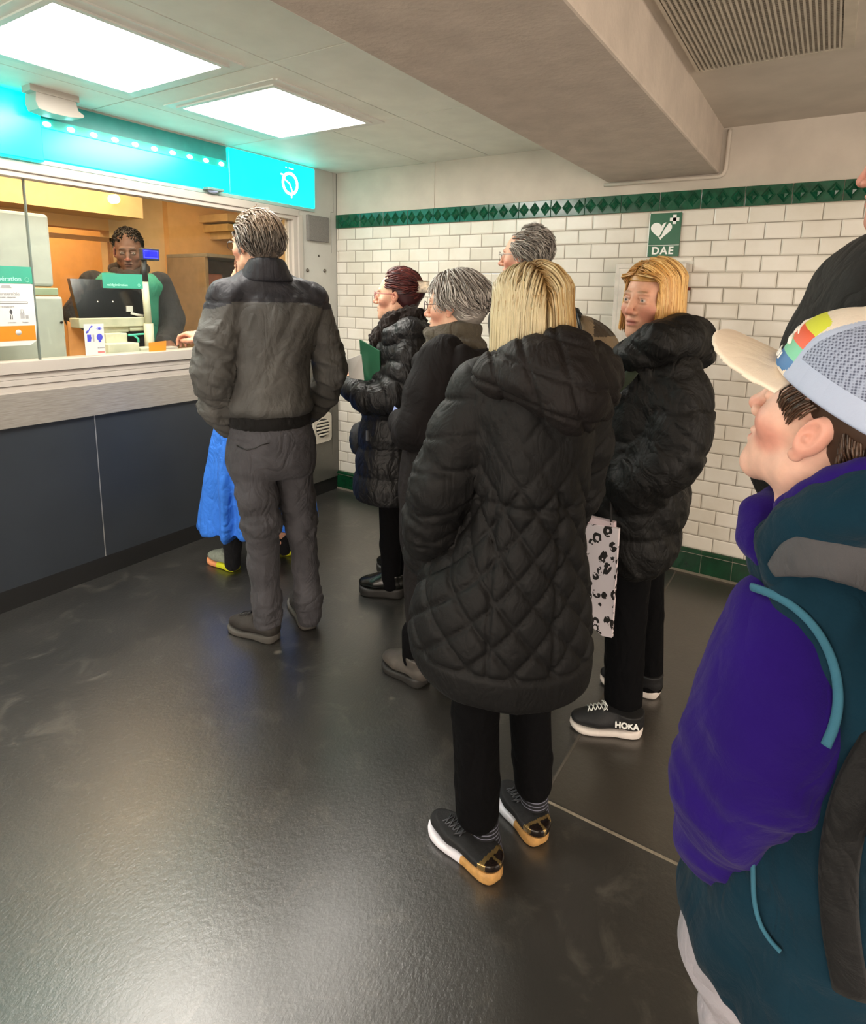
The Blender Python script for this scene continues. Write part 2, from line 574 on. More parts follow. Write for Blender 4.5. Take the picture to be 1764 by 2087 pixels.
# ------------------------------------------------------------------ ventilation grille in the ceiling right of the beam
e = empty('ceiling_grille', (2.75, -1.3, CEIL))
tag(e, 'slatted metal ventilation grille set in the ceiling right of the concrete beam', 'ventilation grille')
gx0, gx1, gy0, gy1 = 2.525, 2.955, -1.95, -0.905
M_slat = plain('grille_metal', '#b9b0a1', 0.45, metal=0.2)
M_gdark = plain('grille_void', '#57493b', 0.9)
bk = MB(); bk.box((gx0, gy0, CEIL - 0.004), (gx1, gy1, CEIL + 0.001)); bk.build('backing', M_gdark, e)
fr = MB()
fr.box((gx1, gy0 - .03, CEIL - 0.014), (gx1 + 0.032, gy1 + 0.012, CEIL + .001)); fr.box((gx0 - 0.01, gy1, CEIL - 0.014), (gx1, gy1 + 0.012, CEIL + .001))
fr.box((gx0 - 0.01, gy0 - .03, CEIL - 0.014), (gx1, gy0, CEIL + .001)); fr.box((gx0 - .01, gy0, CEIL - .014), (gx0, gy1, CEIL + .001))
fr.build('frame', M_slat, e)
n = 30
for k in range(n):
    x = gx0 + (k + 0.5) * (gx1 - gx0) / n
    s = MB(); s.box((x - 0.003, gy0, CEIL - 0.014), (x + 0.003, gy1, CEIL - 0.004)); s.build('slat', M_slat, e)
s = MB()
y = gy0 + 0.012
while y < gy1:
    s.box((gx0, y - 0.0014, CEIL - 0.008), (gx1, y + 0.0014, CEIL - 0.0045)); y += 0.0125
s.build('cross_bars', M_slat, e)

# conduit under the beam end and up the wall
p = MB()
p.tube([(1.915, -0.012, 2.072), (2.2, -0.012, 2.072), (2.485, -0.012, 2.070), (2.50, -0.012, 2.078), (2.510, -0.012, 2.10), (2.512, -0.012, 2.27), (2.512, -0.012, 2.283)], 0.010, 12)
tag(p.build('conduit', M_plaster), 'thin painted conduit running along the wall under the beam and up to the ceiling', 'pipe')

# floor joint strips
M_joint = plain('worn_metal_joint', '#948b7c', 0.5, metal=0.3, var=0.15, scale=40)
b = MB(); b.box((2.47, -1.915, -0.001), (RX1, -1.906, 0.0012)); tag(b.build('trim_4', M_joint), kind='structure')
b = MB(); b.box((2.463, -1.906, -0.001), (2.471, 0.0, 0.0010)); tag(b.build('trim_5', plain('faint_joint', '#4f4a43', 0.6)), kind='structure')

# ================================================================== TICKET COUNTER WALL (x = 0)
M_dkpanel = plain('dark_blue_grey_laminate', '#2b3036', 0.42, var=0.05, scale=3)
M_steel = NT('brushed_steel')
v = M_steel.coords(scale=(1, 3, 60))
M_steel.base(M_steel.ramp(M_steel.noise(v, 4.0, 6), [(0.3, '#989289'), (0.7, '#b3ada4')]))
M_steel.set(Roughness=0.38, Metallic=0.5); M_steel.bump(M_steel.noise(v, 30.0, 2), 0.04, 0.002)
M_steel = M_steel.m
M_white = plain('warm_white_paint', '#aaa39a', 0.45, var=0.03, scale=4)
M_grey = plain('pale_grey_panel', '#b9b7b0', 0.5, var=0.04, scale=4)
M_black = plain('black_plastic', '#121212', 0.45)
M_kick = plain('black_kickboard', '#0c0c0c', 0.6)
WY = -0.378                       # right end of the window
FY = -4.9
b = MB()
b.box((-0.10, FY, 2.028), (0.0, -0.0, 2.4), 0)               # above the window
b.box((-0.10, WY, 0.10), (0.0, 0.0, 2.028), 0)               # pier right of the window
b.box((-0.10, FY, 0.85), (-0.022, WY, 1.0), 0)
b.box((-0.10, RY0, 0.0), (0.0, FY, 2.4), 0)
b.box((-0.10, FY, 0.0), (-0.02, 0.0, 0.85), 0)
tag(b.build('wall_left', M_grey, center=(0, 0, 0)), kind='structure')
b = MB()
b.box((-0.02, FY, 0.0), (0.0, 0.0, 0.101))
tag(b.build('baseboard_left', M_kick), kind='structure')
# joints of the pier panelling
b = MB()
b.box((0.0, -0.0365, 2.03), (0.0012, -0.034, CEIL)); b.box((0.0, -0.060, 1.75), (0.0012, -0.058, 2.03)); b.box((0, -0.060, 2.028), (0.0012, -0.034, 2.030))
b.box((0, -0.0028, 0.1), (0.003, 0.0, CEIL))
tag(b.build('trim_6', M_gap), kind='structure')

# front panels of the counter: each panel a piece of the counter
e = empty('ticket_counter', (0.0, -2.0, 0.0))
tag(e, 'long dark blue-grey ticket counter front under the window with a steel band', 'counter')
edges = [-4.9, -3.64, -2.73, -1.8225, -0.9]
for y0, y1 in zip(edges[:-1], edges[1:]):
    p = MB(); p.box((-0.019, y0 + 0.0015, 0.101), (0.0, y1 - 0.0015, 0.85)); p.build('panel', M_dkpanel, e)
M_alu = plain('aluminium_strip', '#a5a5a2', 0.4, metal=0.6)
for y0 in edges[1:-1]:
    p = MB(); p.box((-0.019, y0 - 0.0022, 0.101), (0.0012, y0 + 0.0022, 0.85)); p.build('joint_strip', M_alu, e)
p = MB(); p.box((-0.019, -0.9, 0.101), (0.0005, WY + 0.0, 0.85)); p.build('panel', M_dkpanel, e).data.name = 'panel'
p = MB(); p.box((-0.02, FY, 0.85), (0.012, -0.40, 1.003)); p.build('steel_band', M_steel, e)
# grey steel cladding between counter and corner
p = MB(); p.box((0.0, WY, 0.101), (0.006, -0.003, 1.0), bev=0.001); p.build('steel_cladding', plain('satin_steel_cladding', '#6c6a64', 0.38, metal=0.5, var=0.03), e)
p = MB(); p.box((0.006, -0.072, 0.28), (0.0085, -0.066, 1.0)); p.build('cladding_seam', plain('seam', '#858279', 0.3, metal=0.7), e)

# stepped white ledge
e = empty('window_ledge', (0.02, -2.2, 1.0))
tag(e, 'white stepped ledge above the steel band of the ticket counter', 'ledge')
p = MB(); p.box((-0.12, FY, 1.003), (0.006, -0.40, 1.012)); p.build('base_strip', M_white, e)
for (z0, z1, xo, ye) in ((1.012, 1.036, 0.004, -1.19), (1.036, 1.063, 0.008, -1.19), (1.063, 1.089, 0.008, -1.19), (1.090, 1.143, 0.016, -1.165)):
    p = MB(); p.box((-0.10, FY, z0), (xo, ye, z1 - 0.0015), bev=0.001); p.build('step', M_white, e)
# lower pass-through section right of the raised ledge
p = MB(); p.box((-0.105, -1.16, 1.012), (0.004, -0.45, 1.03), bev=0.002); p.build('counter_top', plain('pass_through_top', '#cfc9ab', 0.4), e)

# window frame
e = empty('ticket_window', (0.0, -2.2, 1.143))
tag(e, 'wide white framed ticket window over the counter with sliding glass', 'window')
p = MB()
p.box((-0.06, FY, 1.962), (0.018, -0.39, 2.006), bev=0.004)
p.box((-0.06, FY, 1.940), (0.006, -0.39, 1.962))
p.build('top_rail', M_white, e)
p = MB(); p.box((-0.06, -0.43, 1.03), (0.006, -0.395, 1.945), bev=0.002); p.box((-0.06, -0.395, 1.03), (0.018, -0.355, 1.975), bev=0.003); p.build('side_jamb', M_white, e)
p = MB(); p.box((-0.05, -0.455, 1.03), (-0.015, -0.43, 1.945)); p.build('inner_stile', M_white, e)
M_glass = NT('window_glass')
M_glass.base('#eef4f2'); M_glass.set(Roughness=0.02, IOR=1.45)
M_glass.b.inputs['Transmission Weight'].default_value = 1.0
_t = M_glass.t
tr = _t.nodes.new('ShaderNodeBsdfTransparent'); gl = _t.nodes.new('ShaderNodeBsdfGlossy'); gl.inputs['Roughness'].default_value = 0.03
fr_ = _t.nodes.new('ShaderNodeFresnel'); fr_.inputs[0].default_value = 1.5
mx = _t.nodes.new('ShaderNodeMixShader'); tr.inputs[0].default_value = (0.93, 0.95, 0.94, 1)
geo_ = _t.nodes.new('ShaderNodeNewGeometry'); inv_ = _t.nodes.new('ShaderNodeMath'); inv_.operation = 'SUBTRACT'; inv_.inputs[0].default_value = 1.0; mul_ = _t.nodes.new('ShaderNodeMath'); mul_.operation = 'MULTIPLY'
_t.links.new(geo_.outputs['Backfacing'], inv_.inputs[1]); _t.links.new(inv_.outputs[0], mul_.inputs[0]); _t.links.new(fr_.outputs[0], mul_.inputs[1]); _t.links.new(mul_.outputs[0], mx.inputs[0]); _t.links.new(tr.outputs[0], mx.inputs[1]); _t.links.new(gl.outputs[0], mx.inputs[2])
_t.links.new(mx.outputs[0], _t.nodes['Material Output'].inputs['Surface'])
M_glass = M_glass.m
for i, (y0, y1, xx) in enumerate(((FY, -2.036, -0.034), (-2.0355, -0.455, -0.028))):
    p = MB(); p.box((xx - 0.003, y0, 1.144 if i == 0 else 1.032), (xx + 0.003, y1, 1.945)); p.build('glass_pane', M_glass, e)
p = MB(); p.box((-0.040, -2.038, 1.14), (-0.022, -2.033, 1.945)); p.build('pane_edge', plain('glass_edge', '#5c6660', 0.3), e)

# grey square box and screws on the pier
e = empty('wall_speaker', (0.01, -0.205, 1.815)); tag(e, 'grey square box fixed on the pier right of the ticket window', 'speaker')
p = MB(); p.box((0.0, -0.308, 1.818), (0.022, -0.103, 1.985), bev=0.003); p.build('housing', plain('grey_felt_box', '#77736f', 0.8, var=0.08, scale=90, bump=0.3), e)
p = MB(); p.box((0.022, -0.296, 1.83), (0.0232, -0.115, 1.973)); p.build('front_cloth', plain('grey_grille_cloth', '#77736f', 0.85, var=0.1, scale=160, bump=0.3), e)
for i, (yy, zz, r, lb) in enumerate(((-0.303, 1.62, 0.012, 'dark round bolt on the pier, the one nearer the window'), (-0.132, 1.624, 0.012, 'dark round bolt on the pier, the one nearer the tiled wall'), (-0.190, 1.724, 0.007, 'small shiny screw on the pier just under the grey box'))):
    p = MB(); p.cyl((0, yy, zz), (0.006, yy, zz), r, 16, 0); p.cyl((0.006, yy, zz), (0.008, yy, zz), r * .6, 12, 1)
    tag(p.build('bolt', [plain('bolt_rim', '#4d453d', 0.4, metal=0.6), plain('bolt_core', '#a49b90', 0.3, metal=0.8)]), lb, 'bolt', 'bolts on the grey pier')

# round ventilation outlet
e = empty('vent_outlet', (0.01, -0.19, 0.40)); tag(e, 'white rounded vent cover with five horizontal slots low on the grey pier', 'vent')
p = MB()
cy, cz = -0.187, 0.505; hw, hh, rr_ = 0.095, 0.108, 0.035
pts = []
for (sx, sz, a0) in ((1, 1, 0), (-1, 1, 90), (-1, -1, 180), (1, -1, 270)):
    for k in range(7):
        a = math.radians(a0 + k * 15)
        pts.append((0.006, cy + sx * (hw - rr_) + rr_ * math.cos(a), cz + sz * (hh - rr_) + rr_ * math.sin(a)))
p.prism(pts, (0.012, 0, 0)); p.build('cover', plain('vent_white', '#cbc4b6', 0.5), e)
p = MB(); p.cyl((0.018, cy, cz), (0.0186, cy, cz), 0.070, 32); p.build('opening', M_black, e)
for k in range(5):
    z = cz - 0.048 + k * 0.024
    w_ = math.sqrt(max(0.0, 0.070 ** 2 - (z - cz) ** 2)) * 0.97
    p = MB(); p.box((0.018, cy - w_, z - 0.006), (0.028, cy + w_, z + 0.006), bev=0.002); p.build('louvre', plain('louvre_white', '#d2cabb', 0.45) if k == 0 else bpy.data.materials['louvre_white'], e)

# ------------------------------------------------------------------ lit turquoise sign
def sign_mat():
    t = NT('backlit_turquoise_panel')
    v = t.coords(src='Object')
    sx = t.n('ShaderNodeSeparateXYZ'); t.l(v, sx.inputs[0])
    t.base('#0a8f86')
    t.set(Roughness=0.25)
    # brighter over the middle of the box, like the tubes behind the sheet
    nz = t.noise(v, 2.2, 2)
    col = t.ramp(nz, [(0.42, '#00c4b8'), (0.62, '#00ece4')])
    t.l(col, t.b.inputs['Emission Color'])
    t.b.inputs['Emission Strength'].default_value = SIGN_POWER
    return t.m
M_sign = sign_mat()
M_signdk = plain('unlit_turquoise_sheet', '#2f8f8c', 0.3)
e = empty('lit_sign', (0.0, -1.5, 2.02)); tag(e, 'turquoise backlit sign band above the ticket window with a white round emblem', 'sign')
SX = 0.02
p = MB(); p.box((0.0, -0.95, 2.028), (SX, -0.238, 2.283), bev=0.006); p.build('light_panel', M_sign, e)
p = MB(); p.box((0.0, -1.972, 2.028), (SX, -0.953, 2.165), bev=0.004); p.build('light_panel', M_sign, e)
p = MB(); p.box((0.0, -1.972, 2.205), (0.006, -0.953, 2.285)); p.build('dark_upper_sheet', M_signdk, e)
p = MB(); p.box((0.0, -4.9, 2.012), (SX + 0.03, -1.975, 2.283), bev=0.006); p.build('light_panel', M_sign, e)
M_led = emis('led_core', '#a8fff6', 14.0)
M_tray = plain('led_tray', '#27b9b0', 0.3)
p = MB(); p.box((0.0, -1.972, 2.165), (0.012, -0.953, 2.205)); p.build('led_tray', M_tray, e)
for k in range(10):
    yy = -1.936 + k * 0.1045
    p = MB(); p.sphere((0.014, yy, 2.182), (0.008, 0.018, 0.011), 14, 8); p.build('led', M_led, e)
p = MB(); p.box((0.0, -4.9, 2.008), (0.012, -0.238, 2.026)); p.build('lower_rail', plain('sign_rail', '#8fa39b', 0.4), e)
# emblem: white ring crossed by a profile-like line
M_emb = emis('emblem_white', '#f0fffd', 5.0)
p = MB()
ec = Vector((SX + 0.001, -0.468, 2.155)); er = 0.062
ring = [(ec.x, ec.y + er * math.cos(a), ec.z + er * math.sin(a)) for a in np.linspace(0, 2 * PI, 49)[:-1]]
vs, fs = [], []
for i, a in enumerate(np.linspace(0, 2 * PI, 49)[:-1]):
    for rr2, xx in ((er - 0.008, 0), (er + 0.009, 0), (er + 0.009, 0.002), (er - 0.008, 0.002)):
        vs.append((ec.x + xx, ec.y + rr2 * math.cos(a), ec.z + rr2 * math.sin(a)))
for i in range(48):
    j = (i + 1) % 48
    for k in range(4):
        fs.append((i * 4 + k, i * 4 + (k + 1) % 4, j * 4 + (k + 1) % 4, j * 4 + k))
p.add(vs, fs)
p.build('emblem_ring', M_emb, e)
p = MB(); p.tube([(ec.x + 0.001, ec.y + a, ec.z + c) for a, c in ((-0.078, 0.048), (-0.06, 0.046), (-0.045, 0.02), (-0.018, 0.006), (-0.006, 0.002), (0.006, -0.02), (0.018, -0.045), (0.014, -0.06), (0.010, -0.085))], 0.0045, 8, flat=0.4)
p.build('emblem_line', M_emb, e)
p = MB(); p.box((SX, -0.505, 2.248), (SX + .001, -0.495, 2.252)); p.build('small_mark', M_emb, e)
p = MB(); p.box((SX, -0.475, 2.246), (SX + .001, -0.435, 2.251)); p.build('small_mark', M_emb, e)

# small dome sensor under the sign, detector under the ceiling
e = empty('dome_camera', (0.03, -1.07, 2.0)); tag(e, 'small dome camera fixed under the turquoise sign above the glass', 'camera')
p = MB(); p.box((0.0, -1.13, 2.022), (0.06, -1.02, 2.036), bev=0.003); p.build('base', plain('cam_grey', '#6e8a88', 0.4), e)
p = MB(); p.sphere((0.032, -1.075, 2.022), (0.024, 0.032, 0.014), 18, 10); p.build('dome', plain('dome_plastic', '#9aa8c8', 0.1), e)
e = empty('ceiling_detector', (0.12, -1.95, 2.2)); tag(e, 'cream detector box hanging from the ceiling beside the corner light', 'detector')
p = MB(); p.box((0.085, -2.06, 2.270), (0.155, -1.86, CEIL)); p.build('mount', M_white, e)
p = MB(); p.prism([(0.06, -2.035, 2.275), (0.06, -1.875, 2.275), (0.06, -1.865, 2.235), (0.06, -1.84, 2.222), (0.06, -1.845, 2.212), (0.06, -1.90, 2.202), (0.06, -1.98, 2.200), (0.06, -2.03, 2.207), (0.06, -2.04, 2.235)], (0.09, 0, 0))
p.build('housing', M_white, e)

# ------------------------------------------------------------------ notices on the glass
GX = -0.0245
M_paper = plain('white_paper', '#bdbdb8', 0.6, var=0.02)
M_teal = plain('teal_sticker', '#318a72', 0.5, var=0.02)
M_orange = plain('orange_print', '#b87514', 0.5, var=0.03)
M_ink = plain('dark_ink', '#3a3a3c', 0.6); M_inkg = plain('grey_ink', '#8f8f8f', 0.6); M_inkb = plain('blue_ink', '#3f43b0', 0.5)
M_tealt = plain('pale_teal_print', '#9fd8c4', 0.5)
def yz(e, name, mat, y0, y1, z0, z1, x0=GX, d=0.0006):
    p = MB(); p.box((x0, y0, z0), (x0 + d, y1, z1)); return p.build(name, mat, e)
e = empty('teal_sticker', (GX, -2.2, 1.485)); tag(e, 'long teal sticker on the left glass pane above the paper notice', 'sticker')
yz(e, 'sheet', M_teal, -2.62, -2.039, 1.486, 1.560)
text_obj('validgénération', 0.028, (GX + 0.001, -2.17, 1.505), (0, 1, 0), (0, 0, 1), M_tealt, 'lettering', e)
p = MB(); p.tube([(GX + 0.001, -2.062 + 0.008 * math.cos(a), 1.503 + 0.010 * math.sin(a)) for a in np.linspace(0, 2 * PI, 17)[:-1]], 0.0018, 6, closed=True, flat=0.3); p.build('emblem', M_tealt, e)
e = empty('paper_notice', (GX, -2.2, 1.215)); tag(e, 'white paper notice with an orange block taped on the left glass pane', 'notice')
p = MB(); p.prism([(GX, -2.56, 1.484), (GX, -2.040, 1.484), (GX, -2.040, 1.3), (GX, -2.046, 1.23), (GX, -2.072, 1.212), (GX, -2.56, 1.21)], (0.0008, 0, 0)); p.build('sheet', M_paper, e)
for t_, sz, yy, zz, m_ in (('attentifs ensemble', 0.021, -2.175, 1.440, M_inkg), ('pour votre sécurité, Vigipirate', 0.0095, -2.172, 1.425, M_inkg), ('voyageurs et voyageuses', 0.0095, -2.172, 1.385, M_inkg), ('bagage', 0.009, -2.085, 1.315, M_inkg), ('personne', 0.009, -2.14, 1.315, M_inkg)):
    text_obj(t_, sz, (GX + 0.001, yy, zz), (0, 1, 0), (0, 0, 1), m_, 'lettering', e, bold=0.0003)
p = MB(); p.box((GX + .0008, -2.3, 1.398), (GX + .0014, -2.068, 1.407), 0); p.box((GX + .0014, -2.298, 1.4), (GX + .0016, -2.07, 1.405), 1); p.build('title_bar', [M_ink, M_paper], e)
p = MB()
p.prism([(GX + .0008, -2.165, 1.478), (GX + .0008, -2.135, 1.478), (GX + .0008, -2.127, 1.465), (GX + .0008, -2.173, 1.465)], (0.0005, 0, 0))
p.build('clip_mark', M_inkg, e)
p = MB(); p.prism([(GX + .0008, -2.14, 1.375), (GX + .0008, -2.133, 1.362), (GX + .0008, -2.14, 1.348), (GX + .0008, -2.147, 1.362)], (0.0005, 0, 0)); p.box((GX + .0008, -2.145, 1.328), (GX + .0013, -2.1415, 1.348)); p.box((GX + .0008, -2.1385, 1.328), (GX + .0013, -2.135, 1.348)); p.build('person_pictogram', M_ink, e)
p = MB(); p.box((GX + .0008, -2.103, 1.331), (GX + .0013, -2.086, 1.358)); p.tube([(GX + .001, -2.099, 1.358), (GX + .001, -2.099, 1.372), (GX + .001, -2.090, 1.372), (GX + .001, -2.090, 1.358)], 0.001, 6); p.box((GX + .0008, -2.082, 1.330), (GX + .0013, -2.070, 1.346)); p.build('suitcase_pictogram', M_inkg, e)
yz(e, 'orange_block', M_orange, -2.55, -2.047, 1.233, 1.300, GX + .0008)
p = MB(); p.cyl((GX + .0014, -2.118, 1.270), (GX + .0019, -2.118, 1.270), 0.0125, 24); p.build('white_dot', M_paper, e)
e = empty('teal_card', (GX, -1.6, 1.47)); tag(e, 'small teal sticker on the glass in front of the clerk', 'sticker')
yz(e, 'sheet', M_teal, -1.716, -1.502, 1.474, 1.547)
text_obj('validgénération', 0.018, (GX + 0.001, -1.64, 1.491), (0, 1, 0), (0, 0, 1), M_tealt, 'lettering', e)
p = MB(); p.tube([(GX + 0.001, -1.524 + 0.006 * math.cos(a), 1.492 + 0.007 * math.sin(a)) for a in np.linspace(0, 2 * PI, 17)[:-1]], 0.0016, 6, closed=True, flat=0.3); p.build('emblem', M_tealt, e)
# hygiene card with four blue pictograms
e = empty('pictogram_card', (GX, -1.777, 1.148)); tag(e, 'white card with four blue pictograms standing at the foot of the glass', 'card')
yz(e, 'sheet', M_paper, -1.827, -1.728, 1.144, 1.299)
X1 = GX + 0.0007
p = MB()
p.tube([(X1, -1.815, 1.262), (X1, -1.803, 1.268), (X1, -1.797, 1.280), (X1, -1.787, 1.288)], 0.0025, 6, flat=0.3); p.tube([(X1, -1.818, 1.256), (X1, -1.805, 1.262)], 0.004, 6, flat=.3); p.tube([(X1, -1.791, 1.284), (X1, -1.785, 1.290)], 0.004, 6, flat=.3); p.build('elbow_pictogram', M_inkb, e)
p = MB(); p.prism([(X1, -1.769, 1.276), (X1, -1.757, 1.284), (X1, -1.745, 1.284), (X1, -1.735, 1.276), (X1, -1.745, 1.268), (X1, -1.757, 1.268)], (0.0005, 0, 0), 0); p.cyl((X1, -1.751, 1.276), (X1 + .0012, -1.751, 1.276), 0.006, 16, 1); p.build('eye_pictogram', [plain('pale_blue_ink', '#8d90c8', 0.5), M_inkb], e)
p = MB(); p.prism([(X1, -1.814, 1.247), (X1, -1.794, 1.247), (X1, -1.795, 1.236), (X1, -1.790, 1.230), (X1, -1.795, 1.226), (X1, -1.797, 1.213), (X1, -1.814, 1.213)], (0.0005, 0, 0), 0); p.box((X1, -1.787, 1.212), (X1 + .0005, -1.779, 1.247), 1); p.build('face_pictogram', [M_inkb, M_inkg], e)
p = MB(); p.sphere((X1, -1.752, 1.233), (0.0008, 0.0155, 0.017), 20, 10, 0); p.box((X1, -1.759, 1.208), (X1 + .0006, -1.746, 1.220), 0); p.build('head_pictogram', M_inkb, e)
text_obj('île-de-france', 0.007, (X1 + .0004, -1.748, 1.180), (0, 1, 0), (0, 0, 1), M_inkg, 'lettering', e)
yz(e, 'red_bar', plain('red_print', '#b06a66', 0.5), -1.766, -1.733, 1.153, 1.163, X1)
e = empty('orange_card', (-0.05, -1.44, 1.143)); tag(e, 'small orange card leaning on the ledge under the customer display', 'card')
p = MB(); p.prism([(-0.020, -1.493, 1.1435), (-0.020, -1.392, 1.1435), (-0.030, -1.380, 1.196), (-0.030, -1.486, 1.190)], (0.001, 0, 0)); p.build('sheet', M_orange, e)

# ================================================================== OFFICE BEHIND THE GLASS
M_ow = plain('office_wall_ochre', '#e6b876', 0.7, var=0.03)
M_ow2 = plain('office_wall_cream', '#dcc190', 0.7, var=0.03)
M_mach = plain('grey_green_casing', '#a9ada3', 0.45, var=0.03)
b = MB()
b.box((-2.75, FY, 0), (-2.6, 1.1, 2.4), 0)            # back wall
b.box((-2.6, 1.0, 0), (-0.1, 1.1, 2.4), 0)            # right wall of the office
b.box((-2.6, FY - .1, 0), (-0.1, FY, 2.4), 0)
tag(b.build('wall_office', [M_ow]), kind='structure')
b = MB(); b.box((-2.75, FY, -0.1), (-0.1, 1.1, 0.0)); tag(b.build('floor_office', plain('office_floor', '#6b5a48', 0.6)), kind='structure')
b = MB(); b.box((-2.75, FY, 2.27), (-0.10, 1.1, 2.294)); tag(b.build('ceiling_office', M_ow2), kind='structure')
# partition with the door opening behind the clerk, lit soffit box above
b = MB()
b.box((-1.52, -2.6, 1.88), (-1.40, -0.86, 2.27), 0)
b.box((-1.40, -2.6, 1.96), (-1.10, -0.78, 2.27), 1)
b.box((-1.52, -0.86, 0), (-1.40, 0.25, 2.27), 1)
b.box((-1.40, -0.42, 0), (-1.34, 0.25, 2.27), 0)
b.box((-1.52, -4.0, 0), (-1.40, -1.75, 2.27), 0)
b.box((-1.40, 0.25, 0), (-0.10, 0.30, 2.27), 1)
tag(b.build('wall_partition', [M_ow, M_ow2]), kind='structure')
b = MB(); b.box((-1.40, -1.75, 1.80), (-1.37, -0.86, 1.83)); b.box((-1.40, -0.88, 0), (-1.37, -0.86, 1.83)); tag(b.build('door_1', plain('door_frame_brown', '#9a6f42', 0.6)), kind='structure')
# office lamp
e = empty('office_lamp', (-1.0, -0.95, 2.2)); tag(e, 'round warm lamp on the soffit inside the office', 'lamp')
p = MB(); p.cyl((-1.10, -1.0, 2.06), (-1.05, -1.0, 2.06), 0.03, 20); p.build('shade', emis('warm_lamp_glass', '#ffcf80', 6.0), e)
e = empty('office_ceiling_light', (-0.75, -1.5, 2.25)); tag(e, 'warm ceiling panel lighting the office behind the glass', 'ceiling light')
p = MB(); p.box((-0.95, -2.0, 2.255), (-0.5, -0.9, 2.269)); p.build('diffuser', emis('office_diffuser', '#ffd3a0', OFFICE_POWER), e)
e = empty('office_ceiling_light', (-2.1, -1.2, 2.25)); tag(e, 'warm ceiling panel over the room beyond the office door', 'ceiling light')
p = MB(); p.box((-2.3, -1.6, 2.255), (-1.8, -0.4, 2.269)); p.build('diffuser', bpy.data.materials['office_diffuser'], e)
e = empty('office_ceiling_light', (-0.3, -1.8, 2.25)); tag(e, 'narrow neutral ceiling panel just inside the glass of the office', 'ceiling light')  # fill panel added above the glass to brighten the casing fronts
p = MB(); p.box((-0.24, -3.4, 2.255), (-0.12, -0.6, 2.269)); p.build('diffuser', emis('neutral_diffuser', '#ffe9cf', 25.0), e)
# inner desk
e = empty('office_desk', (-0.4, -1.8, 0)); tag(e, 'pale desk top inside the office running behind the glass', 'desk')
p = MB(); p.box((-0.43, FY + .1, 1.03), (-0.11, -0.46, 1.06), bev=0.003); p.build('top', plain('desk_cream', '#b9b597', 0.5), e)
p = MB(); p.box((-0.41, FY + .1, 0.0), (-0.38, -0.46, 1.03)); p.build('back_panel', M_grey, e)
# ticket machine casing on the left
e = empty('ticket_printer_cabinet', (-0.25, -2.3, 1.06)); tag(e, 'tall grey-green machine casing standing behind the left glass pane', 'machine')
p = MB(); p.box((-0.45, -2.9, 1.475), (-0.24, -1.838, 1.822), bev=0.015); p.build('upper_casing', M_mach, e)
p = MB(); p.box((-0.45, -2.9, 1.432), (-0.235, -1.825, 1.470), bev=0.004); p.build('middle_band', plain('casing_green_band', '#8f9c80', 0.5), e)
p = MB(); p.box((-0.45, -2.9, 1.06), (-0.225, -1.812, 1.428), bev=0.012); p.build('lower_casing', M_mach, e)
p = MB(); p.cyl((-0.225, -1.83, 1.30), (-0.218, -1.83, 1.30), 0.006, 12); p.build('lock', M_black, e)
# open orange flap beside the machine
p = MB(); p.prism([(-0.35, -1.74, 1.06), (-0.35, -1.64, 1.06), (-0.35, -1.645, 1.24), (-0.35, -1.735, 1.30)], (-0.01, 0, 0))
tag(p.build('folder_sheet', plain('orange_card_sheet', '#e09a5c', 0.6)), 'salmon orange sheet standing behind the glass beside the grey-green casing', 'sheet')
# cables
p = MB(); rnd = random.Random(3)
for k in range(5):
    y0 = -1.80 + 0.012 * k
    p.tube([(-0.22, y0, 1.062), (-0.2 + .01 * k, y0 + .03, 1.13 - .01 * k), (-0.21, y0 + .06, 1.10), (-0.2, y0 + .08, 1.064)], 0.004, 8)
tag(p.build('cable_bundle', plain('cable_brown', '#4a3a2c', 0.5)), 'tangle of dark cables on the desk behind the glass', 'cables')
# screen unit seen from its back
e = empty('monitor', (-0.42, -1.45, 1.06)); tag(e, 'dark screen on a pale stand seen from behind in front of the clerk', 'monitor')
def sbox(name, mat, a, c, bev=0.004):
    p = MB(); p.box(a, c, bev=bev); return p.build(name, mat, e)
M_cream = plain('cream_plastic', '#c6c6ae', 0.45)
scr = MB()
# tilted dark glossy back plate
scr.prism([(-0.30, -1.70, 1.315), (-0.30, -1.33, 1.315), (-0.36, -1.33, 1.52), (-0.36, -1.70, 1.52)], (-0.03, 0, 0))
scr.build('screen', plain('black_gloss', '#17181b', 0.18), e)
sbox('stand_bar', M_cream, (-0.36, -1.722, 1.265), (-0.26, -1.345, 1.315))
sbox('stand_body', M_cream, (-0.34, -1.60, 1.235), (-0.28, -1.44, 1.265))
sbox('paper_roll_cover', M_cream, (-0.33, -1.44, 1.238), (-0.27, -1.32, 1.262), 0.008)
sbox('stand_foot', M_cream, (-0.30, -1.62, 1.06), (-0.2, -1.50, 1.235)).data.name = 'stand_foot'
p = MB(); p.box((-0.275, -1.62, 1.43), (-0.27, -1.60, 1.45)); 
p = MB(); p.box((-0.312, -1.43, 1.345), (-0.30, -1.395, 1.378), bev=0.002); p.build('label', M_paper, e)
p = MB(); p.tube([(-0.30, -1.41, 1.338), (-0.29, -1.38, 1.328), (-0.285, -1.345, 1.322)], 0.007, 8, flat=.4); p.build('receipt', M_paper, e)
for yy in (-1.585, -1.50):
    p = MB(); p.sphere((-0.318, yy, 1.40), 0.005, 10, 6); p.build('screw', plain('bright_screw', '#d8d8d8', 0.2, metal=0.8), e)
